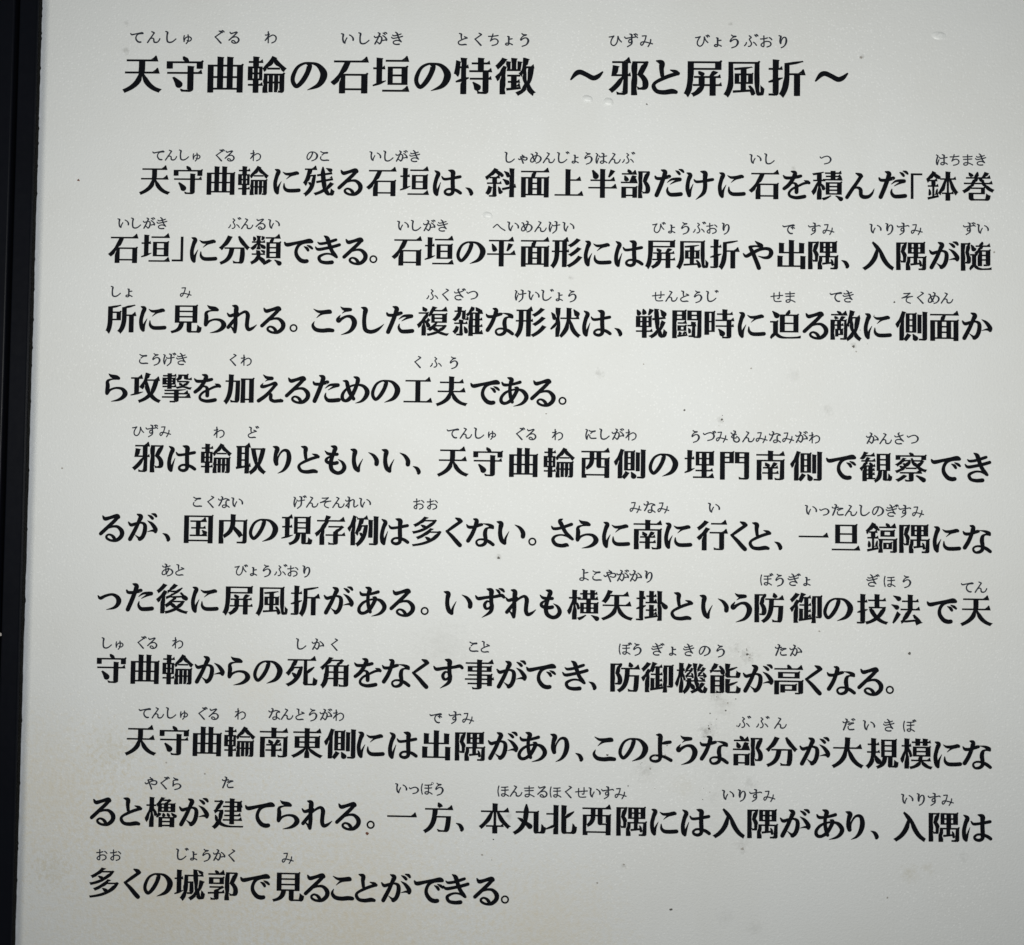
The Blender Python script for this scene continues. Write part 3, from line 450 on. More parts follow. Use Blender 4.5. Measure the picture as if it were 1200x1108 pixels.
 '複': '514,443 822,443 822,376 514,376/514,559 822,559 822,493 514,493/143,808,171,767,206,711 221,675 275,716,258,750,224,802 194,842/515,842,478,742,417,641 348,575,367,566,400,543 414,531 444,565 444,323 563,323,513,243,430,172 343,126,360,115,387,89 398,76,434,98,470,124 505,154,531,119,563,87 600,58,517,20,423,-6 329,-21,343,-36,359,-64 367,-81,470,-61,572,-30 662,16,737,-29,826,-61 924,-80,934,-61,954,-32 972,-16,883,-3,800,22 730,56,802,104,862,165 901,240 853,265 839,262 606,262 646,323 895,323 895,612 479,612 520,675 948,675 948,740 555,740 591,823/552,199 557,204 794,204,762,161,717,124 665,93,619,123,580,159/44,663 44,594 278,594,221,467,119,338 26,264,37,250,55,213 61,192,100,226,141,269 180,318 180,-79 245,-79 245,329,281,280,324,220 344,187 385,247 311,336,339,362,371,397 401,429 356,472,337,443,306,403 280,373 247,410,293,480,334,558 363,636 325,666 313,663',
 '西': '59,775 59,702 356,702 356,557 113,557 113,-76 186,-76 186,-14 819,-14 819,-73 894,-73 894,557 641,557 641,702 939,702 939,775/186,56 186,244,199,233,222,205 230,190,380,265,418,381 423,488 568,488 568,330,568,249,588,228 670,228 806,228 819,228 819,56/186,246 186,488 355,488,350,400,319,310/424,557 424,702 568,702 568,557/641,488 819,488 819,301,817,299,811,299 799,299 679,299,644,299,641,303 641,330',
 '見': '258,572 742,572 742,469 258,469/258,405 742,405 742,301 258,301/258,738 742,738 742,635 258,635/185,805 185,234 320,234,300,105,246,27 39,-15,55,-31,76,-62 82,-81,311,-28,376,73 400,234 564,234 564,33,564,-49,589,-72 685,-72 847,-72,932,-72,953,-36 962,110,941,115,909,128 893,141,888,17,882,-1 841,-1 692,-1,649,-1,640,5 640,33 640,234 818,234 818,805',
 '規': '547,572 834,572 834,474 547,474/547,412 834,412 834,311 547,311/547,733 834,733 834,635 547,635/209,830 209,674 65,674 65,606 209,606 209,484 209,442 44,442 44,373 206,373,198,236,166,82 38,-14,55,-27,79,-53 89,-69,189,13,237,125 260,238,306,184,367,108 392,70 443,126,419,155,314,274 272,315 277,373 440,373 440,442 280,442 280,484 280,606 421,606 421,674 280,674 280,830/477,801 477,244 557,244,541,119,499,27 345,-23,360,-36,380,-62 388,-79,558,-18,610,92 629,244 716,244 716,31,716,-41,732,-62 801,-62 883,-62,943,-62,960,-29 967,108,948,114,918,125 903,137,901,19,897,4 875,4 811,4,790,4,787,8 787,31 787,244 906,244 906,801',
 '観': '593,571 836,571 836,471 593,471/593,412 836,412 836,311 593,311/593,729 836,729 836,630 593,630/281,501,292,479,304,453 313,429 193,429,211,460,228,493 244,527 490,527 490,589 270,589 295,663 234,679,225,648,215,618 203,589 50,589 50,527 175,527,136,449,87,381 30,331,41,317,61,285 67,271,85,288,103,307 120,327 120,-71 184,-71 184,-17 476,-17 452,-30,467,-42,487,-68 495,-84,622,-19,656,97 669,247 744,247 744,31,744,-36,758,-56 820,-56 890,-56,944,-56,960,-24 966,107,948,113,921,123 908,135,906,20,902,6 883,6 829,6,811,6,808,9 808,31 808,247 902,247 902,793 528,793 528,247 604,247,595,136,571,46 488,-10 488,43 362,43 362,120 471,120 471,175 362,175 362,247 469,247 469,302 362,302 362,371 485,371 485,429 379,429,369,457,352,493 336,522/300,247 300,175 184,175 184,247/300,302 184,302 184,371 300,371/300,120 300,43 184,43 184,120/164,843,138,765,92,687 38,636,54,627,82,608 94,597,118,623,142,654 163,689 471,689 471,750 197,750,209,775,220,801 229,827',
 '角': '266,540 486,540 486,414 266,414/266,608 263,608,293,641,321,676 346,710 628,710,605,675,576,638 547,608/799,540 799,414 562,414 562,540/337,843,287,742,191,620 56,529,74,518,99,492 112,474,140,494,166,515 190,537 190,358,190,234,177,77 66,-34,82,-44,111,-73 123,-88,190,-22,227,64 246,151 486,151 486,-58 562,-58 562,151 799,151 799,18,799,2,793,-2 776,-3,759,-4,698,-5 636,-2,646,-23,659,-56 663,-77,745,-77,800,-75 833,-63,865,-51,875,-28 875,17 875,608 635,608,673,650,711,698 736,742 685,778 673,774 389,774 420,827/266,348 486,348 486,218 258,218,264,263,266,308/799,348 799,218 562,218 562,348',
 '輪': '73,592 73,233 204,233 204,155 43,155 43,90 204,90 204,-79 271,-79 271,90 418,90 418,155 271,155 271,233 399,233 399,528,416,514,433,493 443,477,468,497,494,519 520,544 520,504 842,504 842,554,868,529,895,506 923,484,934,504,955,528 973,542,880,609,791,689 711,787 731,823 675,847,613,730,503,608 399,536 399,592 271,592 271,668 419,668 419,734 271,734 271,840 203,840 203,734 53,734 53,668 203,668 203,592/544,568,591,617,637,673 676,732,725,671,775,617 827,568/447,418 447,-78 508,-78 508,154 588,154 588,-62 644,-62 644,154 722,154 722,-62 778,-62 778,154 855,154 855,0,855,-10,853,-12 846,-12 794,-12,802,-29,812,-57 814,-75,852,-75,876,-74 894,-62,913,-51,917,-32 917,-2 917,418/508,217 508,354 588,354 588,217/855,354 855,217 778,217 778,354/644,354 722,354 722,217 644,217/131,386 210,386 210,290 131,290/265,386 340,386 340,290 265,290/131,536 210,536 210,440 131,440/265,536 340,536 340,440 265,440',
 '迫': '460,386 802,386 802,196 460,196/460,639 802,639 802,452 460,452/82,784,137,732,204,659 236,612 297,660,264,705,195,775 140,825/382,707 382,127 883,127 883,707 636,707,651,745,666,790 679,833 594,843,587,803,573,751 559,707/248,501 42,501 42,427 173,427 173,116,129,98,77,52 24,-9 80,-82,129,-12,176,52 208,52,230,52,263,15 306,-12,378,-58,462,-69 593,-69,694,-69,879,-63 949,-58,950,-35,964,5 973,26,873,15,719,6 596,6,479,6,391,14 324,56,289,78,267,98 248,110',
 '邪': '133,666,124,577,108,458 93,386 320,386,245,263,127,133 29,63,46,50,70,23 83,7,174,79,281,200 360,323 360,14,360,-2,355,-6 340,-7,323,-8,271,-8 215,-6,224,-28,235,-60 238,-80,314,-81,364,-79 393,-66,423,-55,433,-32 433,14 433,386 547,386 547,457 433,457 433,716 542,716 542,785 77,785 77,716 360,716 360,457 175,457,186,521,197,597 205,661/592,785 592,-80 665,-80 665,714 857,714,823,634,775,526 729,441,839,353,872,278 872,215,873,178,865,150 842,136,828,129,812,126 794,124,772,122,742,123 709,126,723,105,730,73 731,52,762,50,797,50 824,53,851,56,875,65 893,76,930,99,945,146 945,207,945,278,917,358 808,452,858,542,914,657 958,753 904,788 891,785',
 '部': '141,628,168,574,195,502 204,455 272,475,263,521,236,591 206,645/627,787 627,-78 694,-78 694,718 855,718,828,639,789,533 751,448,841,358,866,284 866,222,867,187,860,156 840,143,829,136,814,133 799,132,779,132,751,132 722,135,734,114,741,83 742,64,771,62,803,62 828,65,852,68,874,74 890,85,923,108,936,156 936,215,936,284,914,363 824,457,867,550,913,664 948,757 897,790 885,787/247,826,262,794,278,755 289,722 80,722 80,654 552,654 552,722 366,722,355,756,334,806 314,844/433,648,417,591,387,508 360,452 51,452 51,383 575,383 575,452 433,452,458,504,485,572 508,631/109,291 109,-73 180,-73 180,-26 454,-26 454,-66 529,-66 529,291/180,42 180,223 454,223 454,42',
 '郭': '177,562 442,562 442,461 177,461/111,619 111,405 511,405 511,619/601,785 601,-80 674,-80 674,714 860,714,828,634,785,526 742,441,843,353,873,278 873,214,873,178,866,148 844,134,833,128,818,124 801,123,781,122,753,122 723,125,736,104,743,73 744,52,773,51,805,52 831,54,856,56,878,64 896,75,931,99,944,145 944,207,944,277,919,357 818,451,865,543,917,659 957,754 904,788 892,785/44,170 49,105 275,115 275,0,275,-10,271,-14 258,-14,246,-15,201,-15 154,-13,164,-32,174,-58 176,-77,243,-77,285,-77 313,-67,340,-56,348,-38 348,-1 348,118 565,129 567,191 348,181 348,204,406,235,471,275 519,314 473,353 457,349 94,349 94,289 380,289,346,265,307,241 275,224 275,178/246,821,259,798,273,771 283,745 52,745 52,680 568,680 568,745 358,745,346,776,328,813 308,842',
 '鉢': '75,279,91,220,107,143 110,92 160,108,154,157,139,234 122,292/325,304,317,250,298,170 282,120 324,104,341,151,361,225 378,286/225,846,181,748,105,655 30,596,40,578,56,537 61,521 103,561 103,521 201,521 201,411 55,411 55,346 201,346 201,55 44,22 59,-46 396,37 392,97 259,68 259,346 388,346 388,411 259,411 259,521 355,521 355,585 126,585,162,626,198,673 228,723,286,680,346,627 383,586 416,647,379,686,319,736 260,778 280,820/433,638 433,567 591,567,547,411,470,253 385,172,402,159,425,135 437,117,454,136,471,158 487,182 487,119 641,119 641,-80 712,-80 712,119 857,119 857,188 712,188 712,540,757,377,830,216 914,126,927,145,952,171 970,185,885,263,809,415 765,567 933,567 933,638 712,638 712,839 641,839 641,638/641,188 491,188,552,280,604,406 641,534',
 '鎬': '78,279,95,220,111,143 114,92 166,108,160,157,145,234 126,292/342,304,333,250,313,170 297,120 341,104,358,151,379,225 396,286/551,561 794,561 794,469 551,469/489,616 489,414 859,414 859,616/619,181 744,181 744,85 619,85/567,235 567,31 799,31 799,235/236,846,189,748,110,655 32,596,43,578,59,537 64,521,80,534,97,549 113,566 113,521 209,521 209,411 59,411 59,346 209,346 209,55 47,22 63,-46 410,36 405,96 270,68 270,346 407,346 407,411 270,411 270,521 375,521 375,585 132,585,170,626,207,673 239,723,299,679,362,627 400,586 435,647,395,686,333,736 272,778 293,820/615,826,629,799,643,766 653,736 418,736 418,672 949,672 949,736 726,736,716,769,697,812 678,846/434,357 434,-80 498,-80 498,293 870,293 870,-9,870,-19,866,-22 856,-22 783,-21,791,-38,799,-63 802,-80,854,-81,885,-80 906,-69,927,-60,932,-42 932,-9 932,357',
 '門': '379,585 379,489 166,489 166,585/379,642 166,642 166,730 379,730/838,585 838,488 615,488 615,585/838,642 615,642 615,730 838,730/878,793 544,793 544,425 838,425 838,23,838,4,832,-1 812,-2,792,-3,724,-4 655,-1,666,-22,679,-58 683,-79,773,-79,833,-77 868,-65,902,-52,914,-28 914,23 914,793/92,793 92,-80 166,-80 166,426 450,426 450,793',
 '闘': '216,422 216,370 504,370 504,422/285,276 435,276 435,195 285,195/233,322 233,150 490,150 490,322/247,128,262,97,275,57 277,30 328,43,325,69,311,109 295,138/529,233,557,187,581,127 588,86 639,103,632,143,606,203 577,248/883,797 543,797 543,480 846,480 846,16,846,1,842,-3 829,-4 726,-3 729,28 729,291 799,291 799,347 729,347 729,441 669,441 669,347 518,347 518,291 669,291 669,29,669,18,666,16 656,15 576,16,585,-1,593,-26 596,-43,648,-43,680,-43 702,-32,714,-26,721,-17 725,-5,735,-25,744,-58 748,-77,812,-77,856,-76 884,-64,911,-51,919,-28 919,15 919,797/415,144,409,113,395,66 384,36 387,35 200,14 210,-41 526,1 523,51 436,41 469,132/383,614 383,536 159,536 159,614/383,666 159,666 159,741 383,741/846,614 846,536 615,536 615,614/846,666 615,666 615,741 846,741/87,797 87,-81 159,-81 159,480 454,480 454,797',
 '防': '600,822,618,774,638,710 647,672 718,693,709,730,688,792 669,838/372,672 372,601 531,601,524,333,504,98 282,-22,300,-35,322,-60 332,-77,507,20,568,184 591,380 816,380,807,123,795,27 774,4,765,-6,755,-9 737,-8,717,-8,665,-8 610,-3,623,-24,632,-55 633,-77,686,-79,741,-81 770,-77,801,-74,821,-67 839,-44,870,-8,881,104 892,414 892,449 598,449 605,601 952,601 952,672/82,797 82,-80 153,-80 153,729 300,729,277,658,246,564 215,489,291,408,310,339 310,283,310,252,304,224 289,213,279,207,268,203 255,203 192,204,204,185,210,156 211,136,235,135,262,135 284,137,304,140,323,146 338,157,367,177,379,220 379,275,379,339,362,412 284,498,320,580,360,685 391,770 340,801 328,797',
 '隅': '482,588 617,588 617,496 482,496/684,588 821,588 821,496 684,496/482,737 617,737 617,646 482,646/684,737 821,737 821,646 684,646/472,132 484,69 786,107,793,85,799,65 802,48 850,68,840,116,808,194 777,255 732,239 766,163 684,154 684,292 861,292 861,-2,861,-12,857,-16 845,-17 752,-15,761,-34,771,-62 774,-80,832,-80,872,-80 897,-69,923,-57,930,-38 930,-3 930,355 684,355 684,435 891,435 891,798 414,798 414,435 617,435 617,355 376,355 376,-80 443,-80 443,292 617,292 617,147/78,800 78,-77 143,-77 143,732 279,732,257,665,228,578 199,506,271,425,289,356 290,301,290,270,284,243 268,231,260,225,249,222 237,221,221,220,202,221 179,223,190,204,196,176 197,159,220,157,244,157 264,160,284,163,301,168 315,178,343,198,354,241 354,295,354,357,337,430 264,514,298,594,335,693 364,775 317,803 306,800',
 '随': '327,726,367,678,410,611 429,568 482,599,462,641,417,706 377,753/673,841,665,802,655,764 643,728 497,728 497,663 618,663,582,582,533,514 473,463,488,451,514,426 524,414,550,437,574,464 596,493 596,68 660,68 660,235 846,235 846,137,846,127,843,124 833,124 762,125,769,108,778,85 781,67,831,67,864,68 886,78,908,88,914,105 914,137 914,576 649,576,664,603,678,632 690,663 955,663 955,728 714,728,724,760,733,794 741,829/660,379 846,379 846,292 660,292/660,434 660,517 846,517 846,434/79,797 79,-80 146,-80 146,729 254,729,236,660,212,568 187,494,248,412,262,342 262,286,262,255,257,225 244,214,237,209,228,206 218,205 171,207,182,188,188,161 189,143,207,142,227,141 244,144,261,147,277,152 290,162,315,181,325,225 325,278,325,342,311,415 251,501,279,583,310,689 335,773 288,801 277,797/479,455 323,455 323,391 414,391 414,108,376,92,333,49 289,-8 336,-70,374,-5,415,55 441,55,462,55,491,23 527,-2,583,-43,644,-59 733,-59,795,-59,901,-55 949,-52,950,-32,958,1 966,19,898,11,800,6 734,6,652,6,593,18 542,55,515,73,496,90 479,101',
 '雑': '143,232,119,163,78,96 35,52,49,41,74,18 85,5,127,54,172,131 199,210/341,209,370,154,404,76 418,27 476,55,459,103,424,180 394,233/701,816,731,776,763,722 776,687 844,714,829,748,796,800 764,838/187,841 187,771 186,730 56,730 56,663 178,663,163,588,125,508 28,442,45,432,69,410 80,396,191,474,231,571 244,663 323,663 323,511,323,461,327,446 339,434,351,424,371,420 388,420 431,420,445,420,462,421 471,426,482,429,491,436 496,446,501,457,504,482 506,505,490,510,471,519 460,528 456,487,454,481,450,477 446,476 429,474 404,474,398,474,395,474 391,478,388,481,387,490 387,506 387,730 250,730 251,770 251,841/238,436 238,351 53,351 53,286 238,286 238,16,238,4,235,0 224,-1 144,0,152,-21,161,-52 164,-74,219,-74,252,-74 276,-61,298,-49,306,-29 306,14 306,286 475,286 475,351 306,351 306,436/604,406 741,406 741,265 604,265/604,471 604,609 741,609 741,471/604,677 601,677,632,723,659,774 680,825 618,844,580,749,516,659 447,599,460,585,481,555 489,542 534,589 534,-78 604,-78 604,-31 960,-31 960,37 811,37 811,200 945,200 945,265 811,265 811,406 939,406 939,471 811,471 811,609 952,609 952,677/604,200 741,200 741,37 604,37',
 '面': '389,334 601,334 601,221 389,221/389,395 389,506 601,506 601,395/389,160 601,160 601,43 389,43/58,774 58,702 444,702,437,661,426,614 416,576 104,576 104,-80 176,-80 176,-27 820,-27 820,-80 896,-80 896,576 493,576 532,702 945,702 945,774/176,43 176,506 320,506 320,43/820,43 670,43 670,506 820,506',
 '類': '329,359,363,333,402,298 421,274 466,308,446,332,406,366 373,390/399,813,386,778,361,724 342,690 392,672,414,703,439,749 462,793/72,789,97,753,120,704 128,671 184,694,176,726,151,775 125,810/583,421 853,421 853,324 583,324/583,268 853,268 853,170 583,170/583,573 853,573 853,477 583,477/606,92,566,48,484,-3 411,-32,428,-44,449,-67 461,-82,535,-51,620,2 671,54/753,50,811,12,886,-45 921,-81 979,-40,940,-2,866,51 807,88/230,365 230,273 52,273 52,209 227,209,217,134,177,55 35,-6,49,-20,68,-46 77,-63,185,-15,241,45 270,107,324,67,383,20 415,-12 465,39,425,75,350,130 290,172 296,209 478,209 478,273 298,273 298,365/231,827 231,654 51,654 51,593 202,593,159,530,93,468 33,436,48,424,68,401 79,386,132,419,188,476 231,538 231,390 297,390 297,520,346,484,411,434 438,410 480,464,452,484,337,558 297,580 297,593 474,593 474,654 297,654 297,827/514,632 514,111 925,111 925,632 720,632 751,727 957,727 957,793 482,793 482,727 670,727,665,696,657,662 649,632',
 '風': '154,786 154,463,154,309,143,104 35,-40,52,-48,84,-69 96,-82,209,70,225,299 225,463 225,715 770,715,773,277,773,-80 895,-80,946,-80,961,-29 969,101,955,112,935,135 922,154,921,67,914,-1 903,-1,843,-1,841,411 842,786/344,430 457,430 457,276 344,276/524,430 639,430 639,276 524,276/600,172,619,146,637,117 654,87 524,79 524,215 702,215 702,490 524,490 524,587,598,597,668,609 724,624 670,678,576,651,401,632 255,622,263,607,272,581 275,565,333,568,396,573 457,579 457,490 283,490 283,215 457,215 457,75 222,62 228,-7 685,26,699,-2,709,-29 715,-52 777,-29,760,33,709,125 657,192',
 '高': '286,559 719,559 719,468 286,468/211,614 211,413 797,413 797,614/441,826 470,736 59,736 59,670 937,670 937,736 553,736 513,843/96,357 96,-79 168,-79 168,294 830,294 830,-1,830,-12,825,-16 813,-16 711,-15,720,-31,731,-54 735,-72,799,-72,842,-73 869,-63,896,-53,905,-37 905,0 905,357/281,235 281,-21 352,-21 352,29 706,29 706,235/352,179 638,179 638,85 352,85',
}

# brush strokes of the kana: (x, y, width)
KANA_STROKES = {
 'た': [[(98, 630, 49), (153, 566, 83), (338, 571, 83), (520, 627, 98), (547, 632, 83)], [(291, 833, 39), (396, 776, 123), (373, 634, 113), (270, 341, 115), (145, 36, 113)], [(478, 442, 20), (608, 536, 59), (755, 553, 79), (873, 545, 93)], [(884, 520, 64), (733, 479, 59), (568, 385, 20)], [(492, 284, 29), (478, 174, 69), (559, 66, 98), (719, 56, 108), (902, 76, 108)]],
 'め': [[(131, 676, 34), (235, 645, 98), (277, 493, 108), (347, 298, 108), (465, 115, 93)], [(472, 802, 44), (584, 737, 113), (551, 545, 103), (433, 262, 108), (314, 101, 108), (204, 51, 83), (117, 111, 98), (115, 246, 88), (198, 382, 69), (355, 506, 59), (575, 558, 59), (772, 511, 88), (885, 353, 127), (839, 181, 113), (707, 44, 69), (524, -19, 15)]],
 'の': [[(473, 678, 49), (528, 634, 108), (482, 457, 103), (375, 260, 103), (255, 124, 88), (182, 123, 88), (119, 232, 88), (128, 380, 88), (223, 577, 69), (368, 677, 54), (539, 698, 44), (736, 644, 83), (881, 462, 142), (865, 290, 137), (745, 129, 93), (490, 16, 15)]],
 'て': [[(70, 634, 44), (150, 561, 103), (388, 608, 88), (656, 670, 78), (851, 704, 98), (930, 663, 83)], [(913, 638, 44), (681, 626, 63), (523, 553, 83), (440, 393, 88), (455, 234, 103), (567, 88, 112), (689, 41, 112), (780, 49, 107)]],
 'で': [[(64, 634, 44), (143, 561, 103), (382, 608, 88), (650, 670, 78), (845, 704, 98), (923, 663, 83)], [(907, 638, 44), (675, 626, 63), (517, 553, 83), (434, 393, 88), (448, 234, 103), (560, 88, 112), (683, 41, 112), (773, 49, 107)], [(681, 506, 29), (763, 458, 78), (808, 392, 73)], [(778, 549, 29), (872, 501, 73), (936, 448, 59)]],
 'あ': [[(131, 682, 44), (193, 609, 83), (364, 611, 73), (558, 655, 78), (692, 696, 88)], [(312, 831, 39), (423, 771, 122), (388, 624, 93), (378, 428, 93), (405, 232, 98), (456, 74, 88)], [(536, 532, 39), (605, 492, 107), (562, 357, 98), (443, 159, 98), (298, 48, 83), (176, 34, 88), (107, 107, 93), (125, 229, 83), (245, 365, 73), (439, 448, 54), (634, 467, 59), (793, 408, 102), (893, 262, 117), (858, 128, 102), (725, 11, 68), (500, -60, 15)]],
 'る': [[(223, 742, 39), (297, 657, 102), (460, 696, 88), (659, 755, 102), (713, 716, 102)], [(704, 726, 97), (583, 587, 97), (391, 402, 97), (169, 191, 97)], [(403, 377, 54), (561, 421, 63), (707, 405, 83), (831, 272, 117), (821, 125, 112), (688, 2, 97), (518, -20, 68), (383, 35, 68), (350, 108, 63), (418, 165, 54), (516, 141, 68), (585, 74, 88), (627, 6, 73)]],
 'か': [[(74, 561, 39), (158, 476, 89), (317, 522, 74), (476, 549, 59), (588, 477, 98), (588, 282, 113), (524, 110, 108), (440, 41, 108)], [(457, 36, 93), (377, 96, 54), (289, 168, 15)], [(346, 811, 39), (454, 739, 123), (389, 572, 98), (296, 351, 103), (132, 32, 108)], [(671, 613, 20), (809, 517, 84), (923, 360, 113), (926, 274, 88)], [(918, 299, 88), (814, 305, 54), (672, 271, 15)]],
 'が': [[(68, 561, 39), (152, 476, 89), (310, 522, 74), (470, 549, 59), (582, 477, 98), (582, 282, 113), (518, 110, 108), (433, 41, 108)], [(451, 36, 93), (370, 96, 54), (282, 168, 15)], [(340, 811, 39), (447, 739, 123), (383, 572, 98), (290, 351, 103), (126, 32, 108)], [(665, 613, 20), (802, 517, 84), (917, 360, 113), (919, 274, 88)], [(911, 299, 88), (808, 305, 54), (666, 271, 15)], [(678, 789, 30), (760, 743, 74), (818, 688, 79)], [(795, 832, 34), (889, 804, 79), (932, 751, 64)]],
 '、': [[(412, 226, 20), (529, 164, 88), (588, 60, 108), (582, 18, 84)]],
 'く': [[(550, 825, 39), (655, 773, 107), (712, 730, 97)], [(726, 730, 83), (500, 571, 88), (295, 418, 68)], [(274, 418, 63), (444, 255, 97), (593, 87, 112), (691, -13, 112)]],
 'な': [[(86, 625, 34), (153, 553, 83), (311, 560, 78), (480, 618, 88), (553, 636, 78)], [(307, 803, 44), (393, 751, 112), (347, 556, 102), (253, 324, 107), (135, 128, 107)], [(596, 664, 19), (760, 634, 68), (870, 575, 107), (900, 534, 68)], [(899, 539, 68), (761, 537, 49), (682, 475, 92), (659, 342, 112), (681, 196, 102), (670, 75, 97), (586, 1, 83), (465, -13, 63), (403, 47, 63), (402, 120, 53), (487, 174, 53), (632, 171, 63), (779, 113, 92), (914, 18, 87)]],
 'い': [[(96, 730, 34), (218, 676, 126), (197, 494, 107), (199, 324, 112), (250, 155, 117), (338, 71, 97)], [(343, 64, 83), (370, 229, 58), (472, 437, 15)], [(651, 641, 19), (803, 551, 83), (902, 406, 117), (904, 285, 117)]],
 'さ': [[(174, 612, 34), (240, 540, 78), (422, 555, 78), (615, 618, 82), (789, 681, 87)], [(511, 840, 29), (432, 781, 107), (494, 641, 107), (605, 436, 97), (740, 293, 97), (826, 221, 73)], [(809, 214, 53), (643, 316, 53), (449, 349, 48), (280, 298, 68), (220, 189, 92), (307, 57, 97), (477, 15, 97), (634, 37, 107), (683, 21, 63)]],
 'ら': [[(258, 818, 19), (351, 747, 87), (497, 713, 107), (575, 677, 82)], [(570, 653, 39), (352, 645, 44), (227, 580, 82), (234, 430, 111), (212, 224, 97)], [(217, 200, 92), (320, 310, 63), (501, 373, 58), (695, 340, 87), (788, 208, 136), (722, 86, 107), (577, -1, 68), (355, -52, 15)]],
 'に': [[(123, 756, 34), (220, 696, 116), (171, 538, 102), (125, 320, 102), (151, 102, 106), (201, 11, 87)], [(208, 18, 73), (235, 200, 58), (318, 376, 15)], [(366, 677, 19), (473, 615, 68), (642, 622, 82), (787, 648, 97), (831, 639, 82)], [(776, 607, 48), (619, 569, 53), (479, 455, 15)], [(408, 311, 29), (419, 179, 73), (514, 95, 97), (696, 86, 102), (877, 100, 102)]],
 'っ': [[(173, 448, 34), (248, 376, 88), (411, 451, 74), (606, 495, 69), (755, 432, 103), (827, 311, 133), (787, 177, 108), (666, 78, 69), (442, 21, 15)]],
 'す': [[(61, 625, 34), (147, 537, 92), (377, 572, 82), (667, 605, 82), (861, 645, 92), (939, 591, 82)], [(417, 837, 39), (539, 784, 131), (546, 628, 111), (549, 435, 107), (570, 291, 111), (517, 122, 92), (266, -46, 15)], [(512, 439, 39), (415, 452, 63), (344, 348, 87), (382, 240, 78), (467, 237, 63), (532, 303, 58)]],
 'ず': [[(61, 625, 34), (147, 537, 92), (377, 572, 82), (667, 605, 82), (861, 645, 92), (939, 591, 82)], [(417, 837, 39), (539, 784, 131), (546, 628, 111), (549, 435, 107), (570, 291, 111), (517, 122, 92), (266, -46, 15)], [(512, 439, 39), (415, 452, 63), (344, 348, 87), (382, 240, 78), (467, 237, 63), (532, 303, 58)], [(693, 823, 29), (757, 780, 73), (799, 723, 68)], [(790, 853, 34), (882, 821, 78), (936, 766, 58)]],
 'れ': [[(35, 576, 34), (114, 495, 82), (263, 538, 87), (379, 581, 53)], [(201, 815, 39), (309, 756, 126), (295, 502, 107), (299, 237, 107), (283, -10, 92)], [(349, 503, 48), (225, 332, 87), (70, 132, 97)], [(87, 147, 58), (172, 138, 44), (251, 31, 73)], [(308, 435, 48), (457, 565, 63), (601, 627, 78), (680, 532, 111), (666, 339, 107), (661, 170, 107), (718, 69, 97), (838, 112, 73), (965, 218, 19)]],
 'も': [[(384, 826, 34), (503, 772, 126), (464, 614, 102), (405, 444, 106), (379, 251, 111), (422, 83, 111), (580, -11, 97), (725, 27, 106), (808, 161, 111), (746, 317, 77), (607, 416, 15)], [(192, 675, 24), (283, 592, 77), (428, 570, 82), (573, 572, 87)], [(361, 511, 39), (248, 423, 77), (242, 350, 87), (335, 299, 92), (480, 289, 97), (576, 307, 97)]],
 'こ': [[(204, 735, 20), (346, 658, 69), (518, 647, 94), (690, 661, 108), (728, 642, 94)], [(704, 612, 49), (470, 590, 64), (301, 460, 15)], [(229, 341, 20), (187, 212, 79), (283, 90, 103), (481, 55, 108), (677, 74, 113), (813, 63, 98)]],
 'う': [[(322, 813, 20), (415, 745, 79), (562, 729, 98), (631, 727, 89)], [(588, 697, 54), (465, 674, 49), (373, 609, 15)], [(315, 551, 20), (239, 422, 89), (269, 364, 98), (371, 444, 79), (517, 514, 69), (665, 491, 103), (761, 349, 138), (725, 176, 123), (600, 27, 79), (351, -69, 15)]],
 'し': [[(146, 800, 34), (266, 734, 128), (244, 549, 108), (236, 327, 108), (277, 106, 113), (426, 34, 103), (597, 72, 98), (743, 172, 59), (854, 277, 15)]],
 'け': [[(100, 746, 34), (198, 680, 117), (139, 494, 103), (116, 246, 107), (174, 37, 103)], [(189, 44, 73), (214, 198, 59), (293, 401, 15)], [(321, 537, 34), (395, 471, 73), (590, 485, 73), (785, 524, 88), (900, 544, 83)], [(534, 794, 39), (662, 740, 127), (658, 547, 112), (665, 300, 112), (605, 102, 98), (382, -92, 15)]],
 'を': [[(100, 689, 35), (181, 616, 84), (366, 618, 79), (538, 650, 89), (641, 676, 84)], [(351, 820, 39), (461, 767, 113), (403, 594, 104), (272, 396, 104), (127, 276, 94)], [(297, 421, 39), (431, 452, 54), (507, 374, 94), (512, 165, 103)], [(753, 534, 25), (850, 496, 84), (900, 459, 79)], [(899, 469, 69), (740, 443, 69), (569, 362, 64), (374, 262, 64), (279, 138, 69), (318, 40, 79), (479, -8, 89), (639, 6, 99), (762, 32, 99)]],
 'え': [[(264, 836, 25), (374, 751, 84), (534, 728, 98)], [(510, 703, 59), (400, 678, 39), (327, 635, 15)], [(260, 575, 20), (207, 479, 74), (282, 467, 89), (453, 518, 69), (624, 582, 84), (669, 540, 93)], [(669, 550, 89), (506, 347, 89), (337, 173, 98), (131, 23, 103)], [(433, 272, 44), (508, 212, 93), (511, 77, 93), (611, 16, 89), (758, 26, 93), (862, 27, 84)], [(811, 75, 39), (869, 32, 74)]],
 'ん': [[(354, 777, 34), (481, 721, 107), (532, 684, 83)], [(517, 689, 97), (379, 473, 92), (234, 263, 97), (77, 15, 97)], [(270, 288, 39), (392, 326, 63), (496, 265, 97), (514, 92, 102), (599, 31, 107), (744, 45, 92), (853, 144, 63), (923, 293, 15)]],
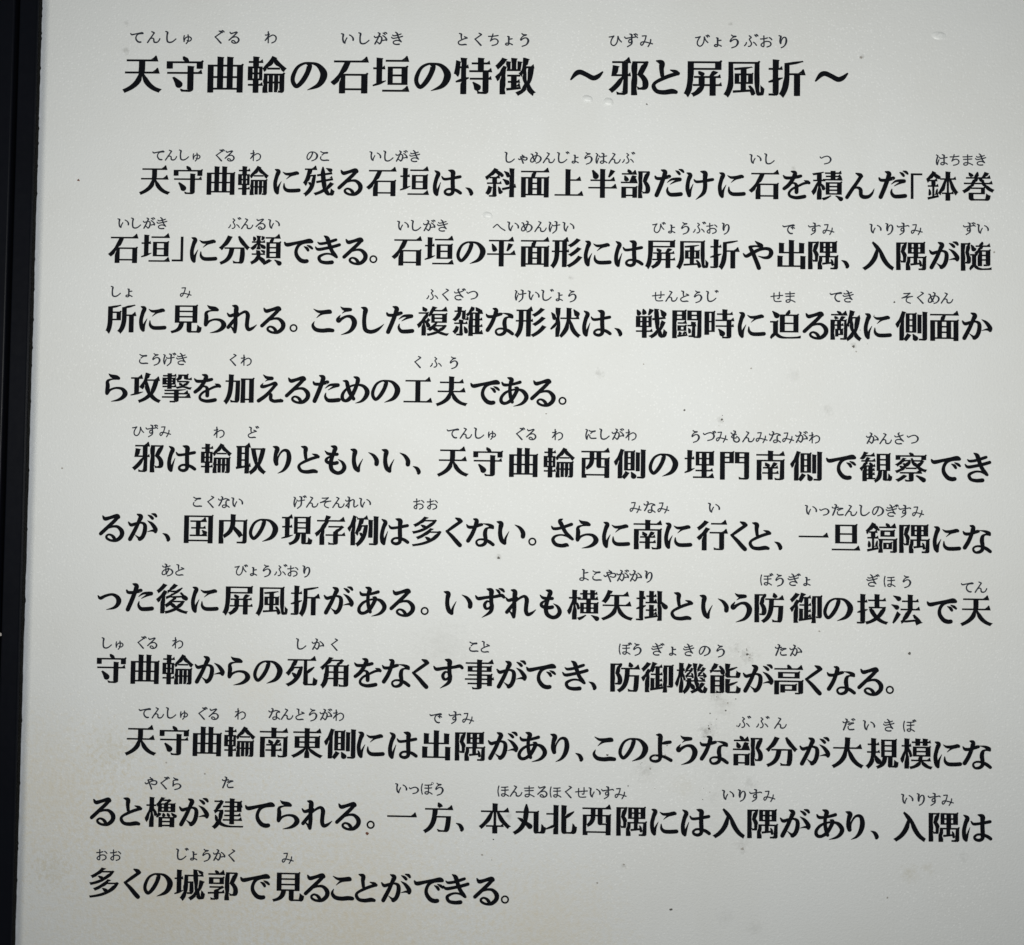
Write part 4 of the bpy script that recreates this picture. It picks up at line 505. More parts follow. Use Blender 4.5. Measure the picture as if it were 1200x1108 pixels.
 'は': [[(95, 754, 34), (199, 664, 112), (144, 503, 103), (97, 281, 103), (116, 84, 112), (161, 3, 88)], [(168, 10, 73), (208, 183, 54), (279, 386, 15)], [(314, 571, 34), (388, 493, 73), (571, 507, 73), (766, 546, 83), (888, 571, 83)], [(527, 773, 34), (655, 717, 127), (656, 557, 107), (658, 360, 112), (667, 163, 107), (649, 52, 93), (552, 2, 83), (442, 33, 73), (419, 106, 68), (501, 174, 59), (648, 175, 68), (795, 127, 88), (905, 54, 88)]],
 'や': [[(66, 415, 29), (157, 330, 88), (326, 418, 97), (544, 530, 88), (739, 574, 83), (885, 546, 97), (934, 436, 117), (862, 312, 97), (716, 286, 68), (536, 336, 19)], [(436, 805, 24), (531, 727, 83), (629, 666, 97), (636, 612, 63)], [(629, 622, 63), (447, 648, 53), (289, 627, 73)], [(264, 619, 73), (338, 492, 107), (424, 296, 107), (510, 88, 112), (555, -35, 112)]],
 'り': [[(251, 790, 34), (370, 726, 128), (330, 542, 103), (321, 370, 108), (360, 248, 108)], [(384, 273, 54), (405, 445, 44), (500, 617, 54), (609, 680, 74), (716, 625, 103), (749, 424, 128), (692, 204, 113), (573, 43, 69), (408, -44, 15)]],
 'と': [[(266, 801, 34), (390, 749, 118), (388, 602, 98), (408, 431, 83)], [(609, 573, 25), (737, 528, 83), (797, 480, 74)], [(802, 489, 74), (592, 428, 83), (398, 345, 78), (228, 245, 69), (198, 147, 88), (281, 38, 88), (453, 11, 98), (649, 38, 108), (747, 20, 83)]],
 'き': [[(195, 651, 29), (272, 604, 72), (465, 631, 77), (658, 695, 82), (766, 732, 77)], [(124, 499, 34), (214, 423, 82), (467, 463, 82), (732, 528, 87), (876, 573, 87)], [(395, 851, 34), (492, 776, 111), (550, 609, 106), (637, 394, 101), (747, 240, 101), (798, 185, 72)], [(774, 195, 58), (614, 274, 53), (445, 283, 58), (289, 220, 77), (242, 148, 87), (303, 41, 87), (472, 3, 96), (653, 18, 106)]],
 'よ': [[(533, 568, 58), (653, 594, 91), (785, 615, 86)], [(370, 833, 38), (476, 794, 125), (473, 579, 110), (475, 364, 110), (484, 173, 106), (454, 66, 86), (346, 21, 77), (214, 49, 67), (187, 128, 62), (272, 198, 53), (440, 196, 62), (633, 152, 82), (813, 60, 91)]],
 'だ': [[(60, 630, 49), (116, 566, 83), (300, 571, 83), (482, 627, 98), (509, 632, 83)], [(254, 833, 39), (358, 776, 123), (335, 634, 113), (232, 341, 115), (107, 36, 113)], [(440, 442, 20), (571, 536, 59), (717, 553, 79), (835, 545, 93)], [(846, 520, 64), (695, 479, 59), (530, 385, 20)], [(454, 284, 29), (440, 174, 69), (521, 66, 98), (681, 56, 108), (864, 76, 108)], [(701, 812, 29), (768, 770, 74), (819, 710, 69)], [(803, 858, 29), (890, 825, 74), (940, 772, 54)]],
 '〜': [[(111, 323, 38), (233, 470, 98), (342, 507, 104), (493, 444, 98), (658, 362, 104), (780, 404, 93), (889, 510, 38)]],
}
KANA_STROKES.update({
 'わ': [[(300, 770, 95), (312, 460, 85), (310, 0, 80)], [(110, 540, 50), (200, 538, 70), (370, 610, 60)], [(375, 605, 60), (240, 360, 75), (100, 160, 80)], [(110, 170, 60), (300, 360, 55), (480, 485, 55), (650, 540, 60), (820, 440, 95), (850, 260, 95), (760, 90, 70), (560, -10, 20)]],
 'ち': [[(150, 610, 60), (450, 620, 70), (800, 670, 70)], [(450, 780, 80), (380, 530, 80), (280, 290, 70)], [(290, 305, 50), (480, 420, 55), (680, 420, 75), (800, 290, 100), (760, 120, 80), (600, 20, 50), (400, -20, 20)]],
 'ひ': [[(80, 620, 60), (250, 645, 80), (400, 695, 60)], [(390, 680, 40), (270, 500, 70), (200, 300, 80), (230, 120, 85), (370, 30, 80), (510, 90, 80), (620, 270, 80), (665, 480, 80), (675, 670, 60)], [(680, 670, 50), (760, 460, 75), (920, 280, 80)]],
 'み': [[(200, 700, 60), (350, 715, 75), (465, 720, 70)], [(465, 720, 75), (400, 460, 75), (280, 180, 75), (170, 60, 70), (95, 130, 60), (120, 240, 55), (260, 300, 55), (500, 270, 65), (900, 160, 75)], [(780, 460, 70), (745, 240, 80), (600, -30, 30)]],
 'ふ': [[(430, 770, 40), (560, 670, 80)], [(560, 640, 50), (440, 530, 65), (520, 380, 80), (585, 210, 90), (500, 60, 80), (380, 30, 50)], [(240, 300, 40), (200, 180, 80), (110, 80, 70)], [(720, 320, 40), (830, 240, 80), (920, 110, 80)]],
 'お': [[(100, 550, 50), (350, 570, 75), (560, 630, 70)], [(320, 770, 80), (330, 360, 80), (325, 60, 70), (240, 30, 60), (135, 120, 60), (200, 240, 55), (450, 380, 55), (700, 360, 80), (805, 220, 100), (740, 80, 80), (540, 0, 20)], [(690, 650, 40), (790, 590, 80), (860, 500, 70)]],
 'へ': [[(60, 300, 80), (200, 430, 80), (330, 530, 60), (420, 490, 65), (620, 280, 85), (940, 80, 95)]],
 'ほ': [[(180, 740, 90), (130, 510, 80), (130, 260, 80), (190, 0, 70)], [(380, 660, 50), (600, 660, 70), (850, 690, 70)], [(380, 440, 50), (600, 440, 70), (880, 470, 70)], [(640, 670, 60), (645, 260, 85), (630, 80, 75), (540, 0, 60), (400, 50, 50), (400, 140, 45), (500, 180, 45), (640, 160, 60), (780, 100, 75), (920, 10, 80)]],
 'ま': [[(150, 620, 50), (500, 630, 70), (830, 660, 70)], [(190, 430, 50), (500, 440, 70), (800, 465, 70)], [(490, 780, 85), (500, 360, 85), (500, 100, 75), (400, -5, 60), (240, 5, 55), (205, 110, 50), (330, 175, 50), (520, 170, 60), (700, 100, 75), (870, 10, 80)]],
 'せ': [[(60, 410, 60), (400, 455, 70), (940, 500, 80)], [(690, 740, 85), (690, 380, 80), (650, 260, 60), (560, 270, 30)], [(290, 670, 85), (285, 260, 80), (350, 70, 70), (550, 30, 75), (820, 55, 80)]],
 'そ': [[(250, 700, 50), (480, 705, 70), (720, 740, 80)], [(720, 735, 75), (450, 520, 65), (120, 360, 70)], [(120, 370, 50), (500, 445, 60), (900, 490, 75)], [(800, 475, 40), (560, 410, 60), (430, 240, 75), (500, 70, 80), (740, -20, 70)]],
 'ゆ': [[(170, 690, 90), (130, 460, 75), (165, 140, 70)], [(160, 200, 40), (270, 460, 50), (460, 575, 55), (700, 570, 80), (835, 420, 95), (780, 260, 75), (620, 180, 60), (450, 250, 30)], [(520, 770, 90), (560, 460, 85), (520, 160, 70), (370, -50, 25)]],
})

# (text, v of the row, u of each character, [(reading, v, u of first, u of last)])
LINES = [
 ('天守曲輪の石垣の特徴〜邪と屏風折〜', -268.5,
  [9.3, 34.7, 58.9, 83.6, 108.4, 132.5, 157.1, 181.6, 205.4, 230.5, 272.4, 297.0, 318.8, 340.6, 364.6, 389.7, 415.7],
  [('てんしゅ', -290.9, 5.4, 35.8), ('ぐる', -291.1, 54.0, 63.3), ('わ', -291.3, 85.4, 85.4), ('いしがき', -290.7, 130.7, 160.2), ('とくちょう', -290.6, 199.1, 235.5), ('ひずみ', -290.5, 289.0, 307.4), ('びょうぶおり', -290.4, 339.7, 387.1)]),
 ('天守曲輪に残る石垣は、斜面上半部だけに石を積んだ「鉢巻', -205.2,
  [18.3, 38.1, 57.6, 76.8, 96.7, 115.5, 134.0, 152.4, 172.0, 191.4, 204.3, 222.6, 242.9, 262.8, 282.5, 301.7, 321.4, 339.2, 357.9, 376.6, 395.5, 413.4, 432.3, 451.8, 465.2, 480.1, 500.9],
  [('てんしゅ', -220.2, 20.0, 42.8), ('ぐる', -220.2, 56.1, 62.3), ('わ', -220.4, 77.9, 77.9), ('のこ', -220.4, 111.2, 118.6), ('いしがき', -220.5, 148.5, 171.8), ('しゃめんじょうはんぶ', -220.3, 227.7, 297.0), ('いし', -220.5, 371.5, 379.7), ('つ', -220.3, 412.3, 412.3), ('はちまき', -220.9, 479.9, 502.3)]),
 ('石垣」に分類できる。石垣の平面形には屏風折や出隅、入隅が随', -164.2,
  [0.5, 19.8, 32.8, 48.3, 66.4, 85.1, 104.3, 121.6, 137.7, 148.5, 168.1, 187.2, 205.8, 223.7, 243.4, 261.7, 280.0, 298.2, 316.5, 335.2, 354.1, 373.4, 392.9, 411.3, 424.0, 443.0, 462.3, 481.2, 499.7],
  [('いしがき', -179.4, 0.1, 23.1), ('ぶんるい', -179.7, 65.8, 89.4), ('いしがき', -179.4, 165.5, 188.8), ('へいめんけい', -179.5, 222.1, 262.6), ('びょうぶおり', -179.4, 315.2, 354.4), ('で', -179.4, 391.1, 391.1), ('すみ', -179.6, 406.0, 414.2), ('いりすみ', -180.0, 441.4, 465.4), ('ずい', -180.4, 495.7, 503.4)]),
 ('所に見られる。こうした複雑な形状は、戦闘時に迫る敵に側面か', -123.1,
  [0.4, 19.2, 38.9, 56.0, 71.7, 90.1, 102.3, 119.6, 133.4, 148.6, 164.9, 184.2, 204.5, 223.3, 241.2, 261.7, 280.0, 292.5, 311.8, 332.3, 351.2, 370.0, 389.5, 406.9, 424.6, 442.9, 462.3, 481.4, 500.1],
  [('しょ', -138.7, -3.2, 4.7), ('み', -138.9, 38.3, 38.3), ('ふくざつ', -138.8, 183.4, 206.8), ('けいじょう', -138.9, 235.2, 265.4), ('せんとうじ', -139.2, 315.6, 346.3), ('せま', -139.5, 384.4, 392.1), ('てき', -139.9, 418.6, 425.7), ('そくめん', -139.7, 459.8, 482.8)]),
 ('ら攻撃を加えるための工夫である。', -82.1,
  [-1.3, 16.1, 34.5, 52.3, 71.0, 89.4, 105.5, 122.5, 139.2, 157.1, 176.1, 195.8, 215.2, 232.1, 249.0, 260.4],
  [('こうげき', -99.1, 14.3, 36.7), ('くわ', -99.1, 67.1, 75.0), ('くふう', -99.0, 175.6, 196.7)]),
 ('邪は輪取りともいい、天守曲輪西側の埋門南側で観察でき', -41.0,
  [18.3, 38.3, 58.6, 79.0, 97.1, 112.7, 128.5, 145.5, 163.8, 176.1, 197.1, 217.6, 238.3, 259.0, 280.1, 299.9, 319.4, 340.2, 360.5, 381.3, 401.8, 421.9, 441.9, 462.1, 482.1, 500.5],
  [('ひずみ', -56.8, 12.1, 28.2), ('わ', -56.6, 60.0, 60.0), ('ど', -56.6, 79.4, 79.4), ('てんしゅ', -57.7, 196.8, 219.7), ('ぐる', -57.6, 235.6, 242.4), ('わ', -57.6, 257.9, 257.9), ('にしがわ', -58.0, 277.2, 300.6), ('うづみもんみなみがわ', -57.6, 337.8, 406.7), ('かんさつ', -57.5, 439.8, 463.0)]),
 ('るが、国内の現存例は多くない。さらに南に行くと、一旦鎬隅にな', 0.0,
  [-1.9, 16.3, 30.3, 49.2, 69.4, 87.2, 106.7, 126.1, 145.3, 163.8, 182.5, 198.4, 213.7, 231.4, 243.9, 261.3, 275.6, 292.4, 310.7, 328.3, 347.9, 363.3, 375.4, 386.0, 406.3, 424.9, 445.3, 464.2, 482.7, 500.0],
  [('こくない', -15.7, 48.1, 71.3), ('げんそんれい', -16.4, 107.7, 146.1), ('おお', -16.2, 177.7, 185.6), ('みなみ', -16.1, 303.5, 319.6), ('い', -16.2, 348.7, 348.7), ('いったんしのぎすみ', -15.7, 404.6, 466.2)]),
 ('った後に屏風折がある。いずれも横矢掛という防御の技法で天', 41.0,
  [-2.2, 15.7, 34.6, 53.8, 73.0, 92.9, 112.5, 131.9, 151.3, 169.0, 182.0, 201.3, 219.9, 237.6, 255.0, 273.8, 293.4, 313.5, 330.7, 349.3, 364.9, 381.0, 402.1, 420.5, 440.2, 459.9, 479.8, 499.5],
  [('あと', 24.2, 31.4, 38.7), ('びょうぶおり', 23.8, 74.2, 112.6), ('よこやがかり', 23.9, 274.1, 311.3), ('ぼうぎょ', 24.9, 378.9, 402.5), ('ぎほう', 24.7, 439.8, 459.7), ('てん', 27.4, 494.3, 502.1)]),
 ('守曲輪からの死角をなくす事ができ、防御機能が高くなる。', 82.1,
  [0.1, 19.8, 39.0, 57.5, 74.6, 91.5, 111.1, 130.2, 149.5, 166.1, 180.2, 196.3, 214.4, 232.9, 249.9, 269.7, 279.7, 298.4, 317.0, 336.4, 355.9, 374.8, 392.5, 406.6, 422.4, 439.0, 450.1],
  [('しゅ', 67.3, -3.1, 4.5), ('ぐる', 66.7, 16.9, 23.5), ('わ', 66.4, 38.6, 38.6), ('しかく', 66.1, 110.5, 129.9), ('こと', 66.0, 210.8, 217.5), ('ぼう', 65.9, 297.8, 305.2), ('ぎょきのう', 66.1, 316.5, 353.1), ('たか', 65.4, 387.7, 396.2)]),
 ('天守曲輪南東側には出隅があり、このような部分が大規模にな', 123.1,
  [18.3, 37.9, 57.1, 76.0, 95.8, 115.1, 134.2, 152.1, 170.7, 190.1, 209.6, 228.5, 245.4, 261.2, 272.5, 286.9, 303.5, 319.4, 334.2, 349.9, 369.2, 388.4, 407.4, 426.1, 445.7, 465.3, 483.1, 499.8],
  [('てんしゅ', 107.1, 20.2, 43.2), ('ぐる', 107.1, 53.5, 60.4), ('わ', 106.8, 76.1, 76.1), ('なんとうがわ', 106.6, 95.7, 133.2), ('で', 107.2, 189.4, 189.4), ('すみ', 106.9, 200.5, 208.2), ('ぶぶん', 106.9, 366.6, 387.7), ('だいきぼ', 107.3, 426.8, 460.9)]),
 ('ると櫓が建てられる。一方、本丸北西隅には入隅があり、入隅は', 164.2,
  [-2.8, 13.6, 31.0, 50.3, 69.9, 88.5, 105.0, 121.6, 139.7, 152.8, 170.9, 191.7, 204.3, 224.4, 244.2, 262.6, 283.0, 303.0, 321.6, 339.7, 358.5, 377.9, 396.4, 415.8, 430.5, 441.6, 461.4, 481.1, 499.7],
  [('やぐら', 147.5, 24.8, 39.9), ('た', 146.6, 69.5, 69.5), ('いっぽう', 147.9, 170.0, 192.1), ('ほんまるほくせいすみ', 148.3, 228.9, 296.5), ('いりすみ', 148.3, 357.9, 381.6), ('いりすみ', 148.7, 460.0, 483.1)]),
 ('多くの城郭で見ることができる。', 205.2,
  [-1.0, 15.4, 30.4, 48.8, 68.1, 86.6, 105.9, 122.4, 137.3, 150.9, 168.2, 186.9, 202.7, 220.0, 230.8],
  [('おお', 189.1, -2.6, 5.4), ('じょうかく', 188.1, 43.4, 72.7), ('み', 188.7, 105.3, 105.3)]),
]


def sub(a,b): return (a[0]-b[0],a[1]-b[1])
def dist(a,b): return math.hypot(a[0]-b[0],a[1]-b[1])
def area(P): return .5*sum(P[i-1][0]*P[i][1]-P[i][0]*P[i-1][1] for i in range(len(P)))

def segments(spl):
    """bezier spline -> list of (kind, [points from start up to but not the end])"""
    out=[]; n=len(spl)
    for i in range(n):
        a,b=spl[i],spl[(i+1)%n]
        p0,p1,p2,p3=a[1],a[2],b[0],b[1]
        L=dist(p0,p3)
        if L<.5: continue
        dv=(abs((p1[0]-p0[0])*(p3[1]-p0[1])-(p1[1]-p0[1])*(p3[0]-p0[0]))+abs((p2[0]-p0[0])*(p3[1]-p0[1])-(p2[1]-p0[1])*(p3[0]-p0[0])))/L
        if dv<2.5: out.append(['L',tuple(p0),tuple(p3),None])
        else: out.append(['C',tuple(p0),tuple(p3),(tuple(p1),tuple(p2))])
    return out

def bez(p0,p1,p2,p3,t):
    u=1-t
    return tuple(u*u*u*p0[k]+3*u*u*t*p1[k]+3*u*t*t*p2[k]+t*t*t*p3[k] for k in (0,1))

def ang(v): return math.degrees(math.atan2(v[1],v[0]))
def adiff(a,b): return (a-b+180)%360-180

KANJI = dict(v=163.,hz=53.,kana=False,uro=1.5,taper=.24,gap=27.)
KANA=dict(v=134.,hz=62.,kana=True,uro=0.,taper=.42,gap=34.)
RUBY=dict(v=72.,hz=44.,kana=True,uro=0.,taper=.5,gap=60.)

def target(phi,st,t):
    """wanted stroke thickness for an edge whose outward normal points at phi degrees"""
    r=math.radians(phi)
    if st['kana']:
        r=math.radians(phi-18)          # brush held slanted: rising strokes are thinnest
        c=math.cos(r)**2
        w=st['hz']+(st['v']-st['hz'])*c
        return w*(t/78.)**.5 if t<78 else w
    c=math.cos(r)**2
    c=c**.42
    v=st['v']*(min(t,80)/80.)**.55
    return st['hz']+(v-st['hz'])*c

def stylize(splines,st,ch=''):
    cont=[segments(s) for s in splines]
    cont=[c for c in cont if len(c)>=2]
    # flatten
    E=[]      # all edges for ray casts
    polys=[]
    tot=0
    for c in cont: tot+=area([s[1] for s in c])
    flip = tot<0
    if flip:
        nc=[]
        for c in cont:
            nc.append([[s[0],s[2],s[1],(s[3][1],s[3][0]) if s[3] else None] for s in reversed(c)])
        cont=nc
    # now ink is on the left of every edge; outward normal = right
    termdata=[]
    for c in cont:
        n=len(c)
        tdir=[]; 
        for s in c:
            if s[0]=='L': d0=d1=ang(sub(s[2],s[1]))
            else:
                a=s[3][0] if dist(s[3][0],s[1])>1 else s[3][1]
                b=s[3][1] if dist(s[3][1],s[2])>1 else s[3][0]
                d0=ang(sub(a,s[1])); d1=ang(sub(s[2],b))
            tdir.append((d0,d1))
        terms={}
        for i,s in enumerate(c):
            if s[0]!='L': continue
            L=dist(s[1],s[2])
            if not 34<L<115: continue
            t0=adiff(tdir[i][0],tdir[i-1][1]); t1=adiff(tdir[(i+1)%n][0],tdir[i][1])
            if t0>45 and t1>45 and t0<140 and t1<140 and abs(t0+t1-180)<45:
                pl=dist(c[i-1][1],c[i-1][2]); nl=dist(c[(i+1)%n][1],c[(i+1)%n][2])
                if min(pl,nl)<L*.45 : continue
                if pl<L*1.02 and nl<L*1.02: continue
                m=adiff(tdir[i][0]-90,0)
                # stroke axis = mean of sides
                ax=adiff(tdir[i-1][1]+adiff(tdir[(i+1)%n][0]+180,tdir[i-1][1])/2,0)
                terms[i]=(ax,L,pl,nl,c[i-1][0],c[(i+1)%n][0])
        termdata.append((tdir,terms))
    # classify
    flat=[]
    for ci,c in enumerate(cont):
        tdir,terms=termdata[ci]; n=len(c)
        kinds={}
        for i,(ax,L,pl,nl,pk,nk) in terms.items():
            curved = pk=='C' or nk=='C'
            ln=max(pl,nl)
            k=None
            if st['kana']: k='kana'
            elif abs(ax)<14 and not curved: k='right'
            elif abs(adiff(ax,180))<14: k='tip' if curved and ln<260 else 'left'
            elif abs(adiff(ax,-90))<16: k='foot'
            elif abs(adiff(ax,90))<16: k='head' if not (curved and ln<230) else 'tip'
            elif -166<ax<-104: k='sweep'
            elif -76<ax<-12: k='press'
            elif 100<ax<168: k='start'
            elif 0<ax<44: k='flick'
            else: k='slant'
            kinds[i]=(k,ax,L,ln)
        pts=[];   # (p, segidx)
        for i,s in enumerate(c):
            near = ((i+1)%n in kinds) or ((i-1)%n in kinds)
            if s[0]=='L':
                L=dist(s[1],s[2]); m=1
                if near and i not in kinds: m=max(1,min(14,int(L/28)))
            else:
                m=10 if dist(s[1],s[2])>120 else 6
            for k in range(m):
                t=k/m
                p=(s[1][0]+(s[2][0]-s[1][0])*t,s[1][1]+(s[2][1]-s[1][1])*t) if s[0]=='L' else bez(s[1],s[3][0],s[3][1],s[2],t)
                pts.append((p,i))
        flat.append((pts,kinds))
    for pts,_ in flat:
        for j in range(len(pts)): E.append((pts[j][0],pts[(j+1)%len(pts)][0]))
    def cast(p,d,skip):
        best=1e9
        for k,(a,b) in enumerate(E):
            if k==skip: continue
            ex,ey=b[0]-a[0],b[1]-a[1]
            den=d[0]*ey-d[1]*ex
            if abs(den)<1e-9: continue
            wx,wy=a[0]-p[0],a[1]-p[1]
            t=(wx*ey-wy*ex)/den; u=(wx*d[1]-wy*d[0])/den
            if t>.5 and -1e-6<=u<=1+1e-6 and t<best: best=t
        return best
    out=[]; base=0
    for ci,(pts,kinds) in enumerate(flat):
        N=len(pts); tdir,terms=termdata[ci]; c=cont[ci]; n=len(c)
        nrm=[];T=[];G=[]
        for j in range(N):
            a=pts[j][0]; b=pts[(j+1)%N][0]; L=dist(a,b) or 1e-6
            nx,ny=(b[1]-a[1])/L,-(b[0]-a[0])/L
            nrm.append((nx,ny))
            ts=[];gs=[]
            fr=(.5,) if L<60 else (.12,.3,.5,.7,.88)
            for f in fr:
                p=(a[0]+(b[0]-a[0])*f,a[1]+(b[1]-a[1])*f)
                ts.append(cast((p[0]-nx*.01,p[1]-ny*.01),(-nx,-ny),base+j)); gs.append(cast(p,(nx,ny),base+j))
            T.append(ts);G.append(gs)
        # per segment thickness for straight ones
        segT={}
        for j in range(N):
            segT.setdefault(pts[j][1],[]).extend(T[j])
        th=[]
        nom=78.
        good=sorted(t for ts in T for t in ts if 30<t<105)
        if good: nom=good[len(good)//2]
        for j in range(N):
            i=pts[j][1]
            if c[i][0]=='L':
                g=sorted(t for t in segT[i] if t<118)
                t=g[len(g)//2] if g else nom
            else:
                g=[t for t in T[j] if t<125]
                t=g[0] if g else None
            th.append(t)
        for j in range(N):
            if th[j] is None:
                # nearest defined within the segment
                for d in range(1,9):
                    q=[th[(j+e)%N] for e in (-d,d) if th[(j+e)%N] is not None and pts[(j+e)%N][1]==pts[j][1]]
                    if q: th[j]=q[0]; break
                else: th[j]=nom
        # arc distance to terminals
        fac=[1.]*N   # per edge taper factor
        add=[0.]*N
        for i,(k,ax,L,ln) in kinds.items():
            jt=[j for j in range(N) if pts[j][1]==i][0]
            if k=='sweep': R=min(330,ln*.85); lo=st['taper']; pw=.55
            elif k in('start',): R=min(150,ln*.6); lo=.35 if ln>250 else .15; pw=.8
            elif k in('flick','tip'): R=min(200,ln*.9); lo=.2; pw=.8
            elif k=='press': R=min(300,ln*.9); lo=1.32; pw=1
            elif k=='kana':
                R=min(90,ln*.5); lo=.8; pw=1
                if -170<ax<-95 or (0<ax<100) : lo=st['taper']; R=min(200,ln*.7)
            else: continue
            def fset(j,s):
                f=lo+(1-lo)*min(1,s/R)**pw
                if lo<1: fac[j]=min(fac[j],f)
                else: fac[j]=max(fac[j],f)
            s=0
            for d in range(1,N):
                j=(jt+d)%N; q=(j+1)%N
                L1=dist(pts[j][0],pts[q][0])
                if d>1 and pts[j][1]!=pts[(j-1)%N][1]:
                    a0=ang(sub(pts[j][0],pts[(j-1)%N][0])); a1=ang(sub(pts[q][0],pts[j][0]))
                    if abs(adiff(a1,a0))>40: break
                if s>R: break
                fset(j,s+L1/2); s+=L1
            s=0
            for d in range(1,N):
                j=(jt-d)%N; q=(j+1)%N
                L1=dist(pts[j][0],pts[q][0])
                if d>1 and pts[j][1]!=pts[q][1]:
                    a0=ang(sub(pts[q][0],pts[j][0])); a1=ang(sub(pts[(q+1)%N][0],pts[q][0]))
                    if abs(adiff(a1,a0))>40: break
                if s>R: break
                fset(j,s+L1/2); s+=L1
        h=[]
        for j in range(N):
            i=pts[j][1]
            if i in kinds: h.append(0.); continue
            phi=ang(nrm[j])
            w=target(phi,st,th[j])*fac[j]
            hh=(w-th[j])/2
            g=min(G[j]); 
            if hh>0 and g<300:
                hh=min(hh,max(0,(g-st['gap'])/2))
            hh=max(hh,-th[j]/2+3)
            h.append(hh)
        # smooth h along curves
        h2=h[:]
        for j in range(N):
            a,b=(j-1)%N,(j+1)%N
            if pts[a][1]==pts[j][1]==pts[b][1]: h2[j]=(h[a]+2*h[j]+h[b])/4
        h=h2
        P=[]
        for j in range(N):
            n1=nrm[j-1]; n2=nrm[j]; h1=h[j-1]; hh2=h[j]
            det=n1[0]*n2[1]-n1[1]*n2[0]
            if abs(det)<.25 :
                m=(n1[0]+n2[0],n1[1]+n2[1]); l=math.hypot(*m) or 1
                if l<.5: m=n2;l=1
                d=(m[0]/l*(h1+hh2)/2,m[1]/l*(h1+hh2)/2)
            else:
                d=((h1*n2[1]-hh2*n1[1])/det,(n1[0]*hh2-n2[0]*h1)/det)
                l=math.hypot(*d)
                if l>90: d=(d[0]*90/l,d[1]*90/l)
            p=pts[j][0]
            P.append((p[0]+d[0],p[1]+d[1]))
        # features
        res=[]
        for j in range(N):
            i=pts[j][1]; p=P[j]
            pi=pts[j-1][1]
            if i in kinds:            # p is terminal start, next is terminal end
                k,ax,L,ln=kinds[i]; q=P[(j+1)%N]
                if k=='right':
                    # ccw: start = lower corner, end = upper corner
                    u=min(1.,max(.45,ln/420.))*st['uro']
                    lo,hi=p,q
                    res+= [(lo[0]+6*u,lo[1]),(hi[0]-26*u,hi[1]+66*u),(hi[0]-44*u,hi[1]+68*u),(hi[0]-72*u,hi[1]+34*u),(hi[0]-120*u,hi[1]+2)]
                    kinds[i]=(k,ax,L,ln)
                    skip=True
                    res.append(None)   # drop next vertex
                    continue
                if k=='head':
                    a,b=p,q   # a right corner, b left corner
                    res+= [(a[0],a[1]-46),(a[0]+17,a[1]-22),(a[0]+10,a[1]-10),((a[0]*.3+b[0]*.7),b[1]+2),(b[0]-2,b[1]+6)]
                    res.append(None); continue
                if k=='foot':
                    res+= [(p[0],p[1]),((p[0]+q[0])/2,p[1]-4),(q[0],q[1]+2)]
                    res.append(None); continue
                if k=='press':
                    # start = lower-left corner, end = upper-right corner
                    d=(math.cos(math.radians(ax)),math.sin(math.radians(ax)))
                    if ln<300:   # dot: rounded heavy end
                        m=((p[0]+q[0])/2,(p[1]+q[1])/2); r=dist(p,q)/2
                        for s in (-75,-45,-15,15,45,75):
                            e=math.radians(ax+s)
                            res.append((m[0]+math.cos(e)*r-d[0]*r*.35,m[1]+math.sin(e)*r-d[1]*r*.35))
                    else:
                        res+= [(p[0],p[1]),(q[0]*.5+p[0]*.5+8,q[1]*.6+p[1]*.4-4),(q[0]+34,q[1]+2),(q[0]+10,q[1]+12)]
                    res.append(None); continue
                if k=='kana':
                    m=((p[0]+q[0])/2,(p[1]+q[1])/2); r=dist(p,q)/2
                    d=(math.cos(math.radians(ax)),math.sin(math.radians(ax)))
                    for s in (-80,-50,-20,20,50,80):
                        e=math.radians(ax+s)
                        res.append((m[0]+math.cos(e)*r-d[0]*r*.3,m[1]+math.sin(e)*r-d[1]*r*.3))
                    res.append(None); continue
                if k=='slant':
                    m=((p[0]+q[0])/2,(p[1]+q[1])/2)
                    res+= [(p[0]+8,p[1]-4),q]
                    res.append(None); continue
            # shoulder
            if not st['kana'] and i not in kinds and pi not in kinds and pi!=i:
                n1=nrm[j-1]; n2=nrm[j]
                # ccw convex: right edge going up (normal +x) then top edge going left (normal +y)
                if n1[0]>.93 and n2[1]>.93 and c[i][0]=='L' and dist(c[i][1],c[i][2])>70 and dist(c[pi][1],c[pi][2])>70:
                    u=.8 if dist(c[i][1],c[i][2])>200 else .55
                    res+=[(p[0],p[1]-34*u),(p[0]+26*u,p[1]+4*u),(p[0]-8*u,p[1]+36*u),(p[0]-22*u,p[1]+36*u),(p[0]-70*u,p[1])]
                    continue
            res.append(p)
        # resolve None = drop the following vertex
        fin=[];dropn=False
        for r in res:
            if r is None: dropn=True; continue
            if dropn: dropn=False; continue
            fin.append(r)
        if dropn: fin=fin[1:]
        out.append(fin); base+=N
    if flip: pass
    return out


